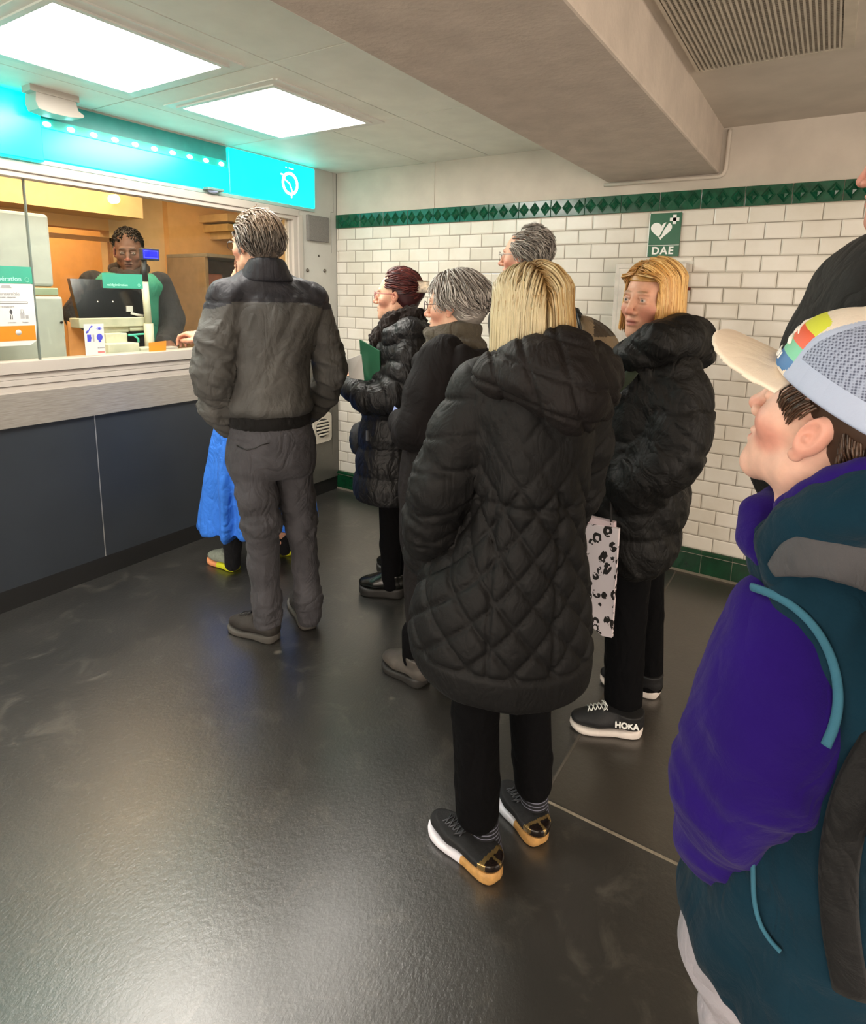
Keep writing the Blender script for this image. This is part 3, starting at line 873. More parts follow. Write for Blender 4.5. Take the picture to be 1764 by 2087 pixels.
# counter printer block
e = empty('receipt_printer', (-0.2, -1.5, 1.06)); tag(e, 'cream box printer on the desk under the screen', 'printer')
sbox('body', M_cream, (-0.24, -1.655, 1.06), (-0.125, -1.48, 1.185)); sbox('tray', M_cream, (-0.21, -1.478, 1.06), (-0.115, -1.38, 1.155))
p = MB(); p.tube([(-0.14, -1.53, 1.228), (-0.14, -1.50, 1.226), (-0.14, -1.475, 1.205), (-0.14, -1.475, 1.185)], 0.006, 8); p.tube([(-0.14, -1.50, 1.228), (-0.14, -1.44, 1.230)], 0.005, 8)
tag(p.build('teal_scissors', plain('teal_plastic', '#4cc0a6', 0.4)), 'small turquoise plastic handle lying on the cream printer', 'tool')
# customer display on its pole
e = empty('customer_display', (-0.3, -1.29, 1.06)); tag(e, 'customer price display with a lit blue screen on a cream pole', 'display')
p = MB(); p.tube([(-0.24, -1.345, 1.06), (-0.24, -1.345, 1.28)], 0.026, 20); p.build('lower_pole', M_cream, e)
p = MB(); p.tube([(-0.24, -1.345, 1.28), (-0.24, -1.352, 1.515)], 0.019, 20); p.build('upper_pole', M_cream, e)
p = MB(); p.tube([(-0.24, -1.352, 1.515), (-0.24, -1.354, 1.57), (-0.235, -1.35, 1.635)], [0.021, 0.020, 0.014], 16); p.build('swivel', M_black, e)
p = MB(); p.box((-0.245, -1.375, 1.632), (-0.215, -1.265, 1.698), bev=0.005); p.build('housing', plain('display_case', '#33353f', 0.4), e)
p = MB(); p.box((-0.215, -1.366, 1.642), (-0.213, -1.274, 1.688)); p.build('screen', emis('blue_screen', '#0a14ff', 1.0), e)
p = MB()
for a, c in (((-1.362, 1.6455), (-1.278, 1.647)), ((-1.362, 1.683), (-1.278, 1.6845)), ((-1.362, 1.6455), (-1.3605, 1.6845)), ((-1.2795, 1.6455), (-1.278, 1.6845))):
    p.box((-0.213, a[0], a[1]), (-0.2125, c[0], c[1]))
p.build('screen_border', emis('screen_line', '#8088ff', 1.0), e)
# small dish on ledge right of the card
p = MB(); p.box((-0.18, -1.31, 1.06), (-0.115, -1.245, 1.15), bev=0.006); tag(p.build('ticket_block', M_white), 'small white block beside the orange card on the office desk', 'box')
# brown cabinet right of the clerk
e = empty('office_cabinet', (-1.3, -0.2, 0)); tag(e, 'brown filing cabinet with an open front behind the clerk', 'cabinet')
M_cab = plain('cabinet_brown', '#8a7658', 0.6); M_cabd = plain('cabinet_inner', '#8b6a44', 0.7)
sbox('top', plain('cabinet_top_grey', '#857e6c', 0.5), (-1.33, -0.46, 1.715), (-0.85, 0.35, 1.74))
sbox('side_panel', M_cab, (-1.33, -0.46, 0), (-0.87, -0.43, 1.715)); sbox('side_panel', M_cab, (-1.33, 0.32, 0), (-0.87, 0.35, 1.715)); sbox('back_panel', M_cabd, (-1.33, -0.43, 0), (-1.30, 0.32, 1.715)); sbox('door', M_cab, (-0.90, -0.17, 0.1), (-0.87, 0.32, 1.71)); sbox('shelf', M_cab, (-1.30, -0.43, 1.3), (-0.9, -0.17, 1.32)); sbox('handle', M_black, (-0.87, -0.15, 1.2), (-0.855, -0.135, 1.32))
p = MB(); p.box((-1.28, -0.42, 1.321), (-1.0, -0.20, 1.60), bev=0.01); tag(p.build('storage_box', plain('dusty_pink_box', '#a86a52', 0.7)), 'dull red box on the shelf of the brown cabinet', 'box')
# stacked sloping shelf lips upper right
e = empty('wall_shelf', (-1.2, 0.2, 1.85)); tag(e, 'stacked cream shelf trays high on the office wall above the cabinet', 'shelf')
for k, (y0, z0) in enumerate(((-0.14, 2.01), (-0.10, 1.94), (-0.04, 1.885))):
    p = MB(); p.prism([(-1.34, y0, z0), (-1.34, 0.9, z0 - .02), (-1.34, 0.9, z0 + 0.04), (-1.34, y0, z0 + 0.055)], (0.35 - k * .05, 0, 0)); p.build('tray', plain('tray_cream', '#cdac72', 0.6) if k == 0 else bpy.data.materials['tray_cream'], e)

# ================================================================== THINGS ON THE TILED WALL
M_sgreen = plain('sign_green', '#0d5a3c', 0.3, var=0.03)
M_swhite = plain('sign_white', '#e8eae6', 0.35, var=0.01)
e = empty('defibrillator_sign', (2.25, -0.01, 1.69)); tag(e, 'green wall sign with a white heart, a cross and the letters DAE', 'sign')
SXa, SXb, SZa, SZb = 2.172, 2.327, 1.692, 1.910
p = MB(); p.box((SXa, -0.014, SZa), (SXb, 0.0, SZb), bev=0.0015); p.build('plate', M_sgreen, e)
p = MB(); p.box((SXa - 0.004, -0.013, SZa), (SXa, 0.0, SZb)); p.build('pale_edge', M_swhite, e)
Y1 = -0.0148
p = MB()
hc = (2.232, 1.826)
pts = []
for k in range(40):
    a = 2 * PI * k / 40
    hx = 16 * math.sin(a) ** 3; hz = 13 * math.cos(a) - 5 * math.cos(2 * a) - 2 * math.cos(3 * a) - math.cos(4 * a)
    pts.append((hc[0] + hx * 0.0033, Y1, hc[1] + hz * 0.0031))
p.prism(pts, (0, 0.0008, 0)); p.build('heart', M_swhite, e)
p = MB(); p.prism([(2.255, Y1 - .0008, 1.862), (2.262, Y1 - .0008, 1.866), (2.268, Y1 - .0008, 1.860), (2.244, Y1 - .0008, 1.822), (2.235, Y1 - .0008, 1.796), (2.225, Y1 - .0008, 1.788), (2.221, Y1 - .0008, 1.792), (2.228, Y1 - .0008, 1.80), (2.241, Y1 - .0008, 1.828)], (0, 0.0008, 0)); p.build('bolt_mark', M_sgreen, e)
p = MB(); cx, cz = 2.294, 1.876; a_, c_ = 0.023, 0.0085
p.box((cx - a_, Y1, cz - c_), (cx + a_, Y1 + .0008, cz + c_)); p.box((cx - c_, Y1, cz - a_), (cx + c_, Y1 + .0008, cz + a_)); p.build('cross', M_swhite, e)
p = MB(); p.box((SXa, Y1, 1.7475), (SXb, Y1 + .0008, 1.7495)); p.build('dividing_line', M_swhite, e)
text_obj('DAE', 0.052, ((SXa + SXb) / 2 - .003, Y1, 1.7195), (1, 0, 0), (0, 0, 1), M_swhite, 'lettering', e, bold=0.0016, spacing=1.18)
# cabinet under it, mostly hidden
e = empty('defibrillator_cabinet', (2.2, -0.05, 1.15)); tag(e, 'white framed wall cabinet behind the woman in the puffer coat', 'cabinet')
M_cabw = plain('cabinet_white', '#cfc8be', 0.45)
p = MB(); p.box((2.03, -0.085, 1.15), (2.385, 0.0, 1.655), bev=0.006); p.build('body', M_cabw, e)
p = MB(); p.box((2.055, -0.090, 1.18), (2.360, -0.085, 1.628), bev=0.002); p.build('door', M_cabw, e)
p = MB(); p.box((2.360, -0.0875, 1.18), (2.3625, -0.0855, 1.63)); p.box((2.05, -0.0875, 1.628), (2.3625, -0.0855, 1.6305)); p.build('door_gap', M_gap, e)
p = MB(); p.box((2.385, -0.02, 1.52), (2.40, -0.004, 1.535)); p.build('hinge', plain('rusty_red', '#6b2a1c', 0.7), e)
# tile marks / small repair
p = MB(); p.box((2.27, -0.0015, 1.652), (2.40, 0.0, 1.668)); tag(p.build('tile_label', plain('worn_label', '#cfcac0', 0.6)), 'faint worn label strip on the tiles just under the green DAE sign', 'label')
# notice half hidden behind the elderly man
p = MB(); p.box((1.395, -0.004, 1.50), (1.50, 0.0, 1.64)); tag(p.build('dark_plate', plain('grey_plate', '#4a4a44', 0.5)), 'small dark plate on the tiles behind the older man in glasses', 'plate')

# ================================================================== FIGURE TOOLKIT (distance fields -> smooth meshes)
def V(*a): return np.array(a, dtype=float)

def catmull(x, xs, ys):
    """smooth interpolation of ys over xs (ascending)"""
    xs = np.asarray(xs, float); ys = np.asarray(ys, float)
    m = np.gradient(ys, xs) if len(xs) > 2 else np.full(len(xs), (ys[-1] - ys[0]) / (xs[-1] - xs[0]))
    i = np.clip(np.searchsorted(xs, x) - 1, 0, len(xs) - 2)
    h = xs[i + 1] - xs[i]; t = np.clip((x - xs[i]) / h, 0, 1)
    t2, t3 = t * t, t * t * t
    return (2 * t3 - 3 * t2 + 1) * ys[i] + (t3 - 2 * t2 + t) * h * m[i] + (-2 * t3 + 3 * t2) * ys[i + 1] + (t3 - t2) * h * m[i + 1]

class Field:
    def __init__(s, h):
        s.h = h; s.ops = []; s.lo = V(9e9, 9e9, 9e9); s.hi = -s.lo
    def _add(s, lo, hi, fn, k, mode):
        lo, hi = np.asarray(lo, float), np.asarray(hi, float)
        if mode == 'u':
            s.lo = np.minimum(s.lo, lo); s.hi = np.maximum(s.hi, hi)
        s.ops.append((lo, hi, fn, k, mode))
        return s
    def cone(s, a, b, ra, rb, k=0.02, mode='u', ax=None, f=1.0):
        """tapered capsule; ax,f: stretch cross-section along unit axis ax by factor f"""
        a, b = np.asarray(a, float), np.asarray(b, float)
        R = max(ra, rb) * max(1.0, f)
        def fn(X, Y, Z):
            px, py, pz = X - a[0], Y - a[1], Z - a[2]
            bx, by, bz = b - a
            L = bx * bx + by * by + bz * bz + 1e-12
            t = np.clip((px * bx + py * by + pz * bz) / L, 0, 1)
            dx, dy, dz = px - t * bx, py - t * by, pz - t * bz
            if ax is not None:
                q = dx * ax[0] + dy * ax[1] + dz * ax[2]
                g = 1 - 1 / f
                dx, dy, dz = dx - q * g * ax[0], dy - q * g * ax[1], dz - q * g * ax[2]
            return np.sqrt(dx * dx + dy * dy + dz * dz) - (ra + (rb - ra) * t)
        return s._add(np.minimum(a, b) - R, np.maximum(a, b) + R, fn, k, mode)
    def path(s, pts, rs, k=0.02, mode='u', ax=None, f=1.0):
        for i in range(len(pts) - 1):
            s.cone(pts[i], pts[i + 1], rs[i], rs[i + 1], k, mode, ax, f)
        return s
    def ell(s, c, r, k=0.02, mode='u', R=None):
        c = np.asarray(c, float); r = np.asarray(r, float)
        m = r.max()
        def fn(X, Y, Z):
            x, y, z = X - c[0], Y - c[1], Z - c[2]
            if R is not None:
                x, y, z = (R[0][0] * x + R[1][0] * y + R[2][0] * z, R[0][1] * x + R[1][1] * y + R[2][1] * z, R[0][2] * x + R[1][2] * y + R[2][2] * z)
            k0 = np.sqrt((x / r[0]) ** 2 + (y / r[1]) ** 2 + (z / r[2]) ** 2)
            k1 = np.sqrt((x / r[0] ** 2) ** 2 + (y / r[1] ** 2) ** 2 + (z / r[2] ** 2) ** 2) + 1e-9
            return k0 * (k0 - 1) / k1
        e = r if R is None else V(m, m, m)
        return s._add(c - e, c + e, fn, k, mode)
    def loft(s, rings, u, k=0.03, mode='u', cap=0.02, n=2.0, shell=None):
        """rings: list of (z, cx, cy, a, b), a = half width along u, b = half width across"""
        rings = sorted(rings, key=lambda r: r[0])
        A = np.array(rings, float)
        u = np.asarray(u, float)[:2]; w_ = V(-u[1], u[0])
        z0, z1 = A[0, 0], A[-1, 0]
        m = max(A[:, 3].max(), A[:, 4].max())
        def fn(X, Y, Z):
            zz = np.clip(Z, z0, z1)
            cx = catmull(zz, A[:, 0], A[:, 1]); cy = catmull(zz, A[:, 0], A[:, 2])
            a = catmull(zz, A[:, 0], A[:, 3]); b = catmull(zz, A[:, 0], A[:, 4])
            p, q = (X - cx) * u[0] + (Y - cy) * u[1], (X - cx) * w_[0] + (Y - cy) * w_[1]
            if n == 2.0:
                g = np.sqrt((p / a) ** 2 + (q / b) ** 2)
                gr = np.sqrt((p / a ** 2) ** 2 + (q / b ** 2) ** 2) + 1e-6
                d = g * (g - 1) / gr
            else:
                g = ((np.abs(p) / a) ** n + (np.abs(q) / b) ** n) ** (1 / n)
                d = (g - 1) * np.minimum(a, b)
            dz = np.maximum(z0 - Z, Z - z1)
            if shell:
                d = np.abs(d + shell) - shell
            h = np.clip(cap - np.abs(d - dz), 0, None) / cap
            return np.maximum(d, dz) + h * h * cap * 0.25
        lo = V((A[:, 1] - m).min(), (A[:, 2] - m).min(), z0); hi = V((A[:, 1] + m).max(), (A[:, 2] + m).max(), z1)
        return s._add(lo, hi, fn, k, mode)
    def cut(s, lo, hi, fn, k=0.004):
        return s._add(lo, hi, fn, k, 's')
    def mesh(s):
        h = s.h
        pad = 0.03 + 2 * h
        lo = s.lo - pad
        N = np.ceil((s.hi + pad - lo) / h).astype(int) + 1
        D = np.full(N, 0.5, np.float32)
        ax = [(lo[i] + np.arange(N[i]) * h).astype(np.float32) for i in range(3)]
        for l, g, fn, k, mode in s.ops:
            mg = max(k, 0.0) + 3 * h
            i0 = np.clip(np.floor((l - mg - lo) / h).astype(int), 0, N - 1)
            i1 = np.clip(np.ceil((g + mg - lo) / h).astype(int) + 1, 1, N)
            if (i1 <= i0).any(): continue
            sl = tuple(slice(i0[j], i1[j]) for j in range(3))
            X = ax[0][sl[0]][:, None, None]; Y = ax[1][sl[1]][None, :, None]; Z = ax[2][sl[2]][None, None, :]
            f = fn(X, Y, Z)
            d = D[sl]
            if mode == 'u':
                q = np.clip(k - np.abs(d - f), 0, None) / max(k, 1e-6)
                D[sl] = np.minimum(d, f) - q * q * k * 0.25
            elif mode == 's':
                q = np.clip(k - np.abs(d + f), 0, None) / max(k, 1e-6)
                D[sl] = np.maximum(d, -f) + q * q * k * 0.25
            elif mode == 'i':
                D[sl] = np.maximum(d, f)
        return surface_nets(D, lo, h)

def surface_nets(D, lo, h):
    S = D < 0
    nx, ny, nz = D.shape
    cnt = np.zeros((nx - 1, ny - 1, nz - 1), np.int8)
    for dx in (0, 1):
        for dy in (0, 1):
            for dz in (0, 1):
                cnt += S[dx:nx - 1 + dx, dy:ny - 1 + dy, dz:nz - 1 + dz]
    cells = np.argwhere((cnt > 0) & (cnt < 8))
    idx = np.full(cnt.shape, -1, np.int32)
    idx[tuple(cells.T)] = np.arange(len(cells))
    acc = np.zeros((len(cells), 3)); num = np.zeros(len(cells))
    corners = [(a, b, c) for a in (0, 1) for b in (0, 1) for c in (0, 1)]
    val = {c: D[cells[:, 0] + c[0], cells[:, 1] + c[1], cells[:, 2] + c[2]].astype(float) for c in corners}
    for c in corners:
        for a in range(3):
            if c[a] == 0:
                e = list(c); e[a] = 1; e = tuple(e)
                v0, v1 = val[c], val[e]
                m = (v0 < 0) != (v1 < 0)
                t = np.where(m, v0 / (v0 - v1 + 1e-12), 0)
                for j in range(3):
                    acc[:, j] += np.where(m, c[j] + (t if j == a else 0), 0)
                num += m
    verts = lo + (cells + acc / num[:, None]) * h
    faces = []
    for a in range(3):
        b, c = (a + 1) % 3, (a + 2) % 3
        sl0 = [slice(None)] * 3; sl1 = [slice(None)] * 3
        sl0[a] = slice(0, -1); sl1[a] = slice(1, None)
        diff = S[tuple(sl0)] != S[tuple(sl1)]
        e = np.argwhere(diff)
        e = e[(e[:, b] > 0) & (e[:, c] > 0) & (e[:, b] < D.shape[b] - 1) & (e[:, c] < D.shape[c] - 1)]
        if not len(e): continue
        inside = S[tuple(e.T)]
        q = []
        for db, dc in ((1, 1), (0, 1), (0, 0), (1, 0)):
            k = e.copy(); k[:, b] -= db; k[:, c] -= dc
            q.append(idx[tuple(k.T)])
        q = np.stack(q, 1)
        q[~inside] = q[~inside][:, ::-1]
        faces.append(q)
    return verts, np.concatenate(faces)

def vnormals(v, f):
    a, b, c, d = (v[f[:, i]] for i in range(4))
    n = np.cross(c - a, d - b)
    N = np.zeros_like(v)
    for i in range(4): np.add.at(N, f[:, i], n)
    return N / (np.linalg.norm(N, axis=1)[:, None] + 1e-12)

def vnoise(p):
    i = np.floor(p).astype(np.int64); f = p - i
    f = f * f * (3 - 2 * f)
    def hsh(x, y, z):
        n = (x * 73856093) ^ (y * 19349663) ^ (z * 83492791)
        n = (n ^ (n >> 13)) * 1274126177
        n = n & 0x7fffffff
        n = (n ^ (n >> 15)) * 2246822519 & 0x7fffffff
        return (n & 0xffff) / 32767.5 - 1
    r = 0
    for dx in (0, 1):
        for dy in (0, 1):
            for dz in (0, 1):
                wgt = (f[:, 0] if dx else 1 - f[:, 0]) * (f[:, 1] if dy else 1 - f[:, 1]) * (f[:, 2] if dz else 1 - f[:, 2])
                r = r + wgt * hsh(i[:, 0] + dx, i[:, 1] + dy, i[:, 2] + dz)
    return r
def fbm(p, o=3):
    r, a = 0, 0.5
    for _ in range(o):
        r = r + a * vnoise(p); p = p * 2.03 + 7.1; a *= 0.5
    return r
def ridge(p, o=2):
    return 1 - np.abs(fbm(p, o)) * 2.2
def sstep(a, b, x):
    t = np.clip((x - a) / (b - a), 0, 1); return t * t * (3 - 2 * t)
def frame_noise(v, d, across, along, seed=0.0, o=2):
    """folds running along direction d"""
    d = np.asarray(d, float); d = d / np.linalg.norm(d)
    h = V(0, 0, 1) if abs(d[2]) < .9 else V(1, 0, 0)
    a = np.cross(d, h); a /= np.linalg.norm(a); b = np.cross(d, a)
    wv = vnoise(v * 4 + seed) * 0.5
    return ridge(np.stack([(v @ a) * across + seed + wv, (v @ b) * across + seed * 2 + wv, (v @ d) * along + seed], 1), o)
def path_param(v, pts):
    """arclength of the nearest point of a polyline, distance to it"""
    pts = np.asarray(pts, float)
    best = np.full(len(v), 9e9); T = np.zeros(len(v)); s0 = 0
    for a, b in zip(pts[:-1], pts[1:]):
        ab = b - a; L = np.linalg.norm(ab)
        t = np.clip(((v - a) @ ab) / (L * L), 0, 1)
        d = np.linalg.norm(v - a - t[:, None] * ab, axis=1)
        m = d < best
        best[m] = d[m]; T[m] = s0 + t[m] * L
        s0 += L
    return T, best

def mesh_obj(name, v, f, mats, parent=None, col=None, mi=None, smooth=True):
    me = bpy.data.meshes.new(name)
    nf, k = f.shape
    me.vertices.add(len(v)); me.vertices.foreach_set('co', np.asarray(v, np.float32).ravel())
    me.loops.add(nf * k); me.loops.foreach_set('vertex_index', f.astype(np.int32).ravel())
    me.polygons.add(nf); me.polygons.foreach_set('loop_start', np.arange(0, nf * k, k, dtype=np.int32))
    me.polygons.foreach_set('use_smooth', np.full(nf, smooth))
    for m in (mats if isinstance(mats, (list, tuple)) else [mats]): me.materials.append(m)
    if mi is not None: me.polygons.foreach_set('material_index', mi.astype(np.int32))
    me.update(calc_edges=True); me.validate()
    if col is not None:
        at = me.color_attributes.new('col', 'FLOAT_COLOR', 'POINT')
        c4 = np.ones((len(v), 4), np.float32); c4[:, :3] = col
        at.data.foreach_set('color', c4.ravel())
    o = link(name, me, parent)
    return o

def colmat(name, rough=0.5, spec=0.4, bump=0.0, bscale=300.0, sss=0.0, sheen=0.0):
    t = NT(name)
    a = t.n('ShaderNodeAttribute'); a.attribute_name = 'col'
    v = t.coords()
    t.base(t.mix(0.5, a.outputs['Color'], t.ramp(t.noise(v, 60.0, 3), [(0.3, '#dcdcdc'), (0.7, '#ffffff')]), 'MULTIPLY'))
    t.set(Roughness=rough)
    t.b.inputs['Specular IOR Level'].default_value = spec
    if sss:
        t.b.inputs['Subsurface Weight'].default_value = sss
        t.b.inputs['Subsurface Radius'].default_value = (0.012, 0.005, 0.003)
        t.b.inputs['Subsurface Scale'].default_value = 1.0
    if sheen: t.b.inputs['Sheen Weight'].default_value = sheen
    if bump: t.bump(t.noise(v, bscale, 3), bump, 0.001)
    return t.m
M_skin = colmat('skin', 0.5, 0.35, 0.15, 500.0, 0.15)
M_hair = colmat('hair_strands', 0.38, 0.45)
def c3(h): return np.array(lin(h)[:3])

# ------------------------------------------------------------------ view-aligned drafting frame of one figure
class Fig:
    """vertical plane through the spot where the figure stands, facing the viewer's position"""
    def __init__(s, fx, fy):
        F = V(fx, fy, 0)
        n = F - CAM_C; n[2] = 0
        s.D = np.linalg.norm(n); s.v = n / s.D
        s.r = V(s.v[1], -s.v[0], 0)
        s.F = F
    def p(s, x, y, dd=0.0):
        d = CAM_R @ V((x - CPX) / FPX, -(y - CPY) / FPX, -1.0)
        t = (s.D + dd) / (d @ s.v)
        return CAM_C + t * d
    def ring(s, y, xl, xr, b, dd=0.0):
        a, c = s.p(xl, y, dd), s.p(xr, y, dd)
        m = (a + c) / 2
        return (m[2], m[0], m[1], np.linalg.norm(c - a) / 2, b)
    def zof(s, y, x=882, dd=0.0): return s.p(x, y, dd)[2]
    def scale(s, dd=0.0):   # metres per pixel, roughly
        return (s.D + dd) / FPX

# ------------------------------------------------------------------ heads
def head_mesh(h=0.0032, female=False, old=False, sc=1.0, nose=1.0, fat=0.0, tilt_neck=0.0, neck_len=0.11):
    """local frame: x right, y forward, z up, origin between the ears"""
    F = Field(h)
    jw = 0.040 if female else 0.047
    F.ell((0, -0.018, 0.048), (0.074 + fat * .3, 0.096, 0.082), 0.0)
    F.ell((0, 0.030, 0.0), (0.060 + fat, 0.062, 0.078), 0.03)
    F.cone((-jw, 0.008, -0.058), (-0.010, 0.068, -0.095), 0.022 + fat, 0.016, 0.03)
    F.cone((jw, 0.008, -0.058), (0.010, 0.068, -0.095), 0.022 + fat, 0.016, 0.03)
    F.ell((0, 0.076, -0.096), (0.020, 0.016, 0.015), 0.02)
    F.ell((0, 0.055, -0.06), (0.038 + fat, 0.036, 0.035), 0.025)
    for sx in (-1, 1):
        F.ell((sx * 0.043, 0.058, -0.018), (0.022, 0.020, 0.019), 0.025)
        F.ell((sx * 0.022, 0.081, 0.033), (0.024, 0.012, 0.009), 0.014)
    for sx in (-1, 1):
        F.ell((sx * 0.031, 0.099, 0.013), (0.019, 0.016, 0.012), 0.014, 's')
    for sx in (-1, 1):
        F.ell((sx * 0.031, 0.0775, 0.012), (0.0135, 0.0125, 0.0125), 0.002)
        F.cone((sx * 0.020, 0.088, 0.019), (sx * 0.043, 0.083, 0.018), 0.0035, 0.003, 0.004)
        F.cone((sx * 0.021, 0.088, 0.005), (sx * 0.042, 0.083, 0.006), 0.0028, 0.0025, 0.004)
    n = nose
    F.path([(0, 0.088, 0.026), (0, 0.098, 0.004), (0, 0.106 + .006 * n, -0.022)], [0.007, 0.0085, 0.0115], 0.010)
    for sx in (-1, 1):
        F.ell((sx * 0.0125, 0.099, -0.028), (0.0085, 0.010, 0.008), 0.006)
        F.ell((sx * 0.007, 0.106, -0.0365), (0.004, 0.006, 0.003), 0.003, 's')
    F.ell((0, 0.0895, -0.052), (0.023, 0.010, 0.0068), 0.006)
    F.ell((0, 0.0885, -0.0655), (0.020, 0.011, 0.0075), 0.005)
    F.ell((0, 0.102, -0.0588), (0.024, 0.014, 0.0017), 0.003, 's')
    for sx in (-1, 1):
        R = Matrix.Rotation(math.radians(-sx * 22), 3, 'Z') @ Matrix.Rotation(math.radians(12), 3, 'X')
        R = [list(r) for r in R]
        F.ell((sx * 0.0765, -0.007, 0.003), (0.0085, 0.0168, 0.0285), 0.006, 'u', R)
        F.ell((sx * 0.0865, -0.004, 0.005), (0.0085, 0.0105, 0.0195), 0.003, 's', R)
        F.ell((sx * 0.081, -0.0035, -0.001), (0.005, 0.004, 0.006), 0.004)
        F.ell((sx * 0.0755, 0.002, -0.0265), (0.006, 0.009, 0.009), 0.004)
    F.cone((0, -0.022, -0.045), (0, -0.036 + tilt_neck, -0.07 - neck_len), 0.050 if female else 0.056, 0.052 if female else 0.06, 0.03)
    v, f = F.mesh()
    return v, f

def head_colors(v, skin, lip='#a8625a', brow='#5a4636', red=0.0, stubble=0.0):
    C = np.tile(c3(skin), (len(v), 1))
    def blob(c, r, col, amt):
        d = np.sqrt((((v - np.array(c)) / np.array(r)) ** 2).sum(1))
        w_ = (1 - sstep(0.6, 1.15, d)) * amt
        nonlocal C
        C = C * (1 - w_[:, None]) + c3(col) * w_[:, None]
    cheek = '#c76a5c'
    for sx in (-1, 1):
        blob((sx * 0.045, 0.062, -0.03), (0.032, 0.05, 0.032), cheek, 0.35 + red)
        blob((sx * 0.082, -0.005, 0.0), (0.02, 0.03, 0.04), cheek, 0.35)
        blob((sx * 0.028, 0.093, 0.0385), (0.021, 0.02, 0.0048), brow, 0.75)
        blob((sx * 0.031, 0.092, 0.012), (0.0115, 0.012, 0.0052), '#d8d2cc', 0.95)
        blob((sx * 0.031, 0.094, 0.012), (0.0052, 0.012, 0.0052), '#2b1d14', 1.0)
        blob((sx * 0.031, 0.095, 0.0195), (0.014, 0.012, 0.0022), '#4b3128', 0.7)
    blob((0, 0.112, -0.024), (0.018, 0.02, 0.016), cheek, 0.35)
    blob((0, 0.096, -0.0585), (0.023, 0.014, 0.0125), lip, 0.85)
    blob((0, 0.098, -0.0588), (0.022, 0.014, 0.002), '#5a2b26', 0.8)
    if stubble:
        blob((0, 0.06, -0.085), (0.06, 0.06, 0.04), '#8d8076', stubble)
    return C

def euler_R(yaw, pitch=0.0, roll=0.0):
    """heading yaw: 0 = facing +y, counter-clockwise; pitch up positive"""
    return np.array((Matrix.Rotation(yaw, 3, 'Z') @ Matrix.Rotation(pitch, 3, 'X') @ Matrix.Rotation(roll, 3, 'Y')))

class Head:
    def __init__(s, fig, x, y, dd, turn, pitch=0.0, roll=0.0, sc=0.91, **kw):
        """turn: degrees to the left of the direction straight away from the viewer"""
        s.c = fig.p(x, y, dd)
        vyaw = math.atan2(-fig.v[0], fig.v[1])
        s.yaw = vyaw + math.radians(turn)
        s.R = euler_R(s.yaw, math.radians(pitch), math.radians(roll)); s.sc = sc
        s.kw = kw
    def w(s, v): return s.c + (np.asarray(v, float) * s.sc) @ s.R.T
    def build(s, skin='#cf9f84', lip='#a8625a', brow='#5a4636', red=0.0, stubble=0.0, h=0.0032):
        v, f = head_mesh(h, **s.kw)
        return s.w(v), f, head_colors(v, skin, lip, brow, red, stubble)

def fieldmesh_join(parts):
    vs, fs, cs, k = [], [], [], 0
    for v, f, c in parts:
        vs.append(v); fs.append(f + k); k += len(v)
        cs.append(c if getattr(c, 'ndim', 1) == 2 else np.tile(c, (len(v), 1)))
    return np.concatenate(vs), np.concatenate(fs), np.concatenate(cs)

def person(fig, head, label, skin, hands=(), head_kw={}, limbs=(), group=None, h=0.011, extra=()):
    """limbs: list of (points, radii). hands: list of (v, f) meshes"""
    F = Field(h)
    for pts, rs in limbs: F.path(pts, rs, 0.03)
    v, f = F.mesh()
    parts = [(v, f, c3(skin))]
    if head is not None: parts.insert(0, head.build(skin, **head_kw))
    for hv, hf in hands: parts.append((hv, hf, c3(skin) * V(1.0, 0.9, 0.88)))
    v, f, c = fieldmesh_join(parts)
    o = mesh_obj('person', v - fig.F, f, M_skin, None, c)
    o.location = fig.F
    bpy.context.view_layer.update()
    tag(o, label, 'person', group)
    return o

def child(name, v, f, mat, root, col=None, mi=None):
    o = mesh_obj(name, v, f, mat, None, col, mi)
    o.parent = root
    o.matrix_parent_inverse = root.matrix_world.inverted()
    return o

def cloth(name, F, mat, root, disp=None, mi=None, col=None, smooth_it=0):
    v, f = F.mesh()
    if disp is not None:
        n = vnormals(v, f)
        v = v + n * disp(v, n)[:, None]
    m = mi(v[f].mean(1)) if mi is not None else None
    c = col(v) if col is not None else None
    return child(name, v, f, mat, root, c, m)

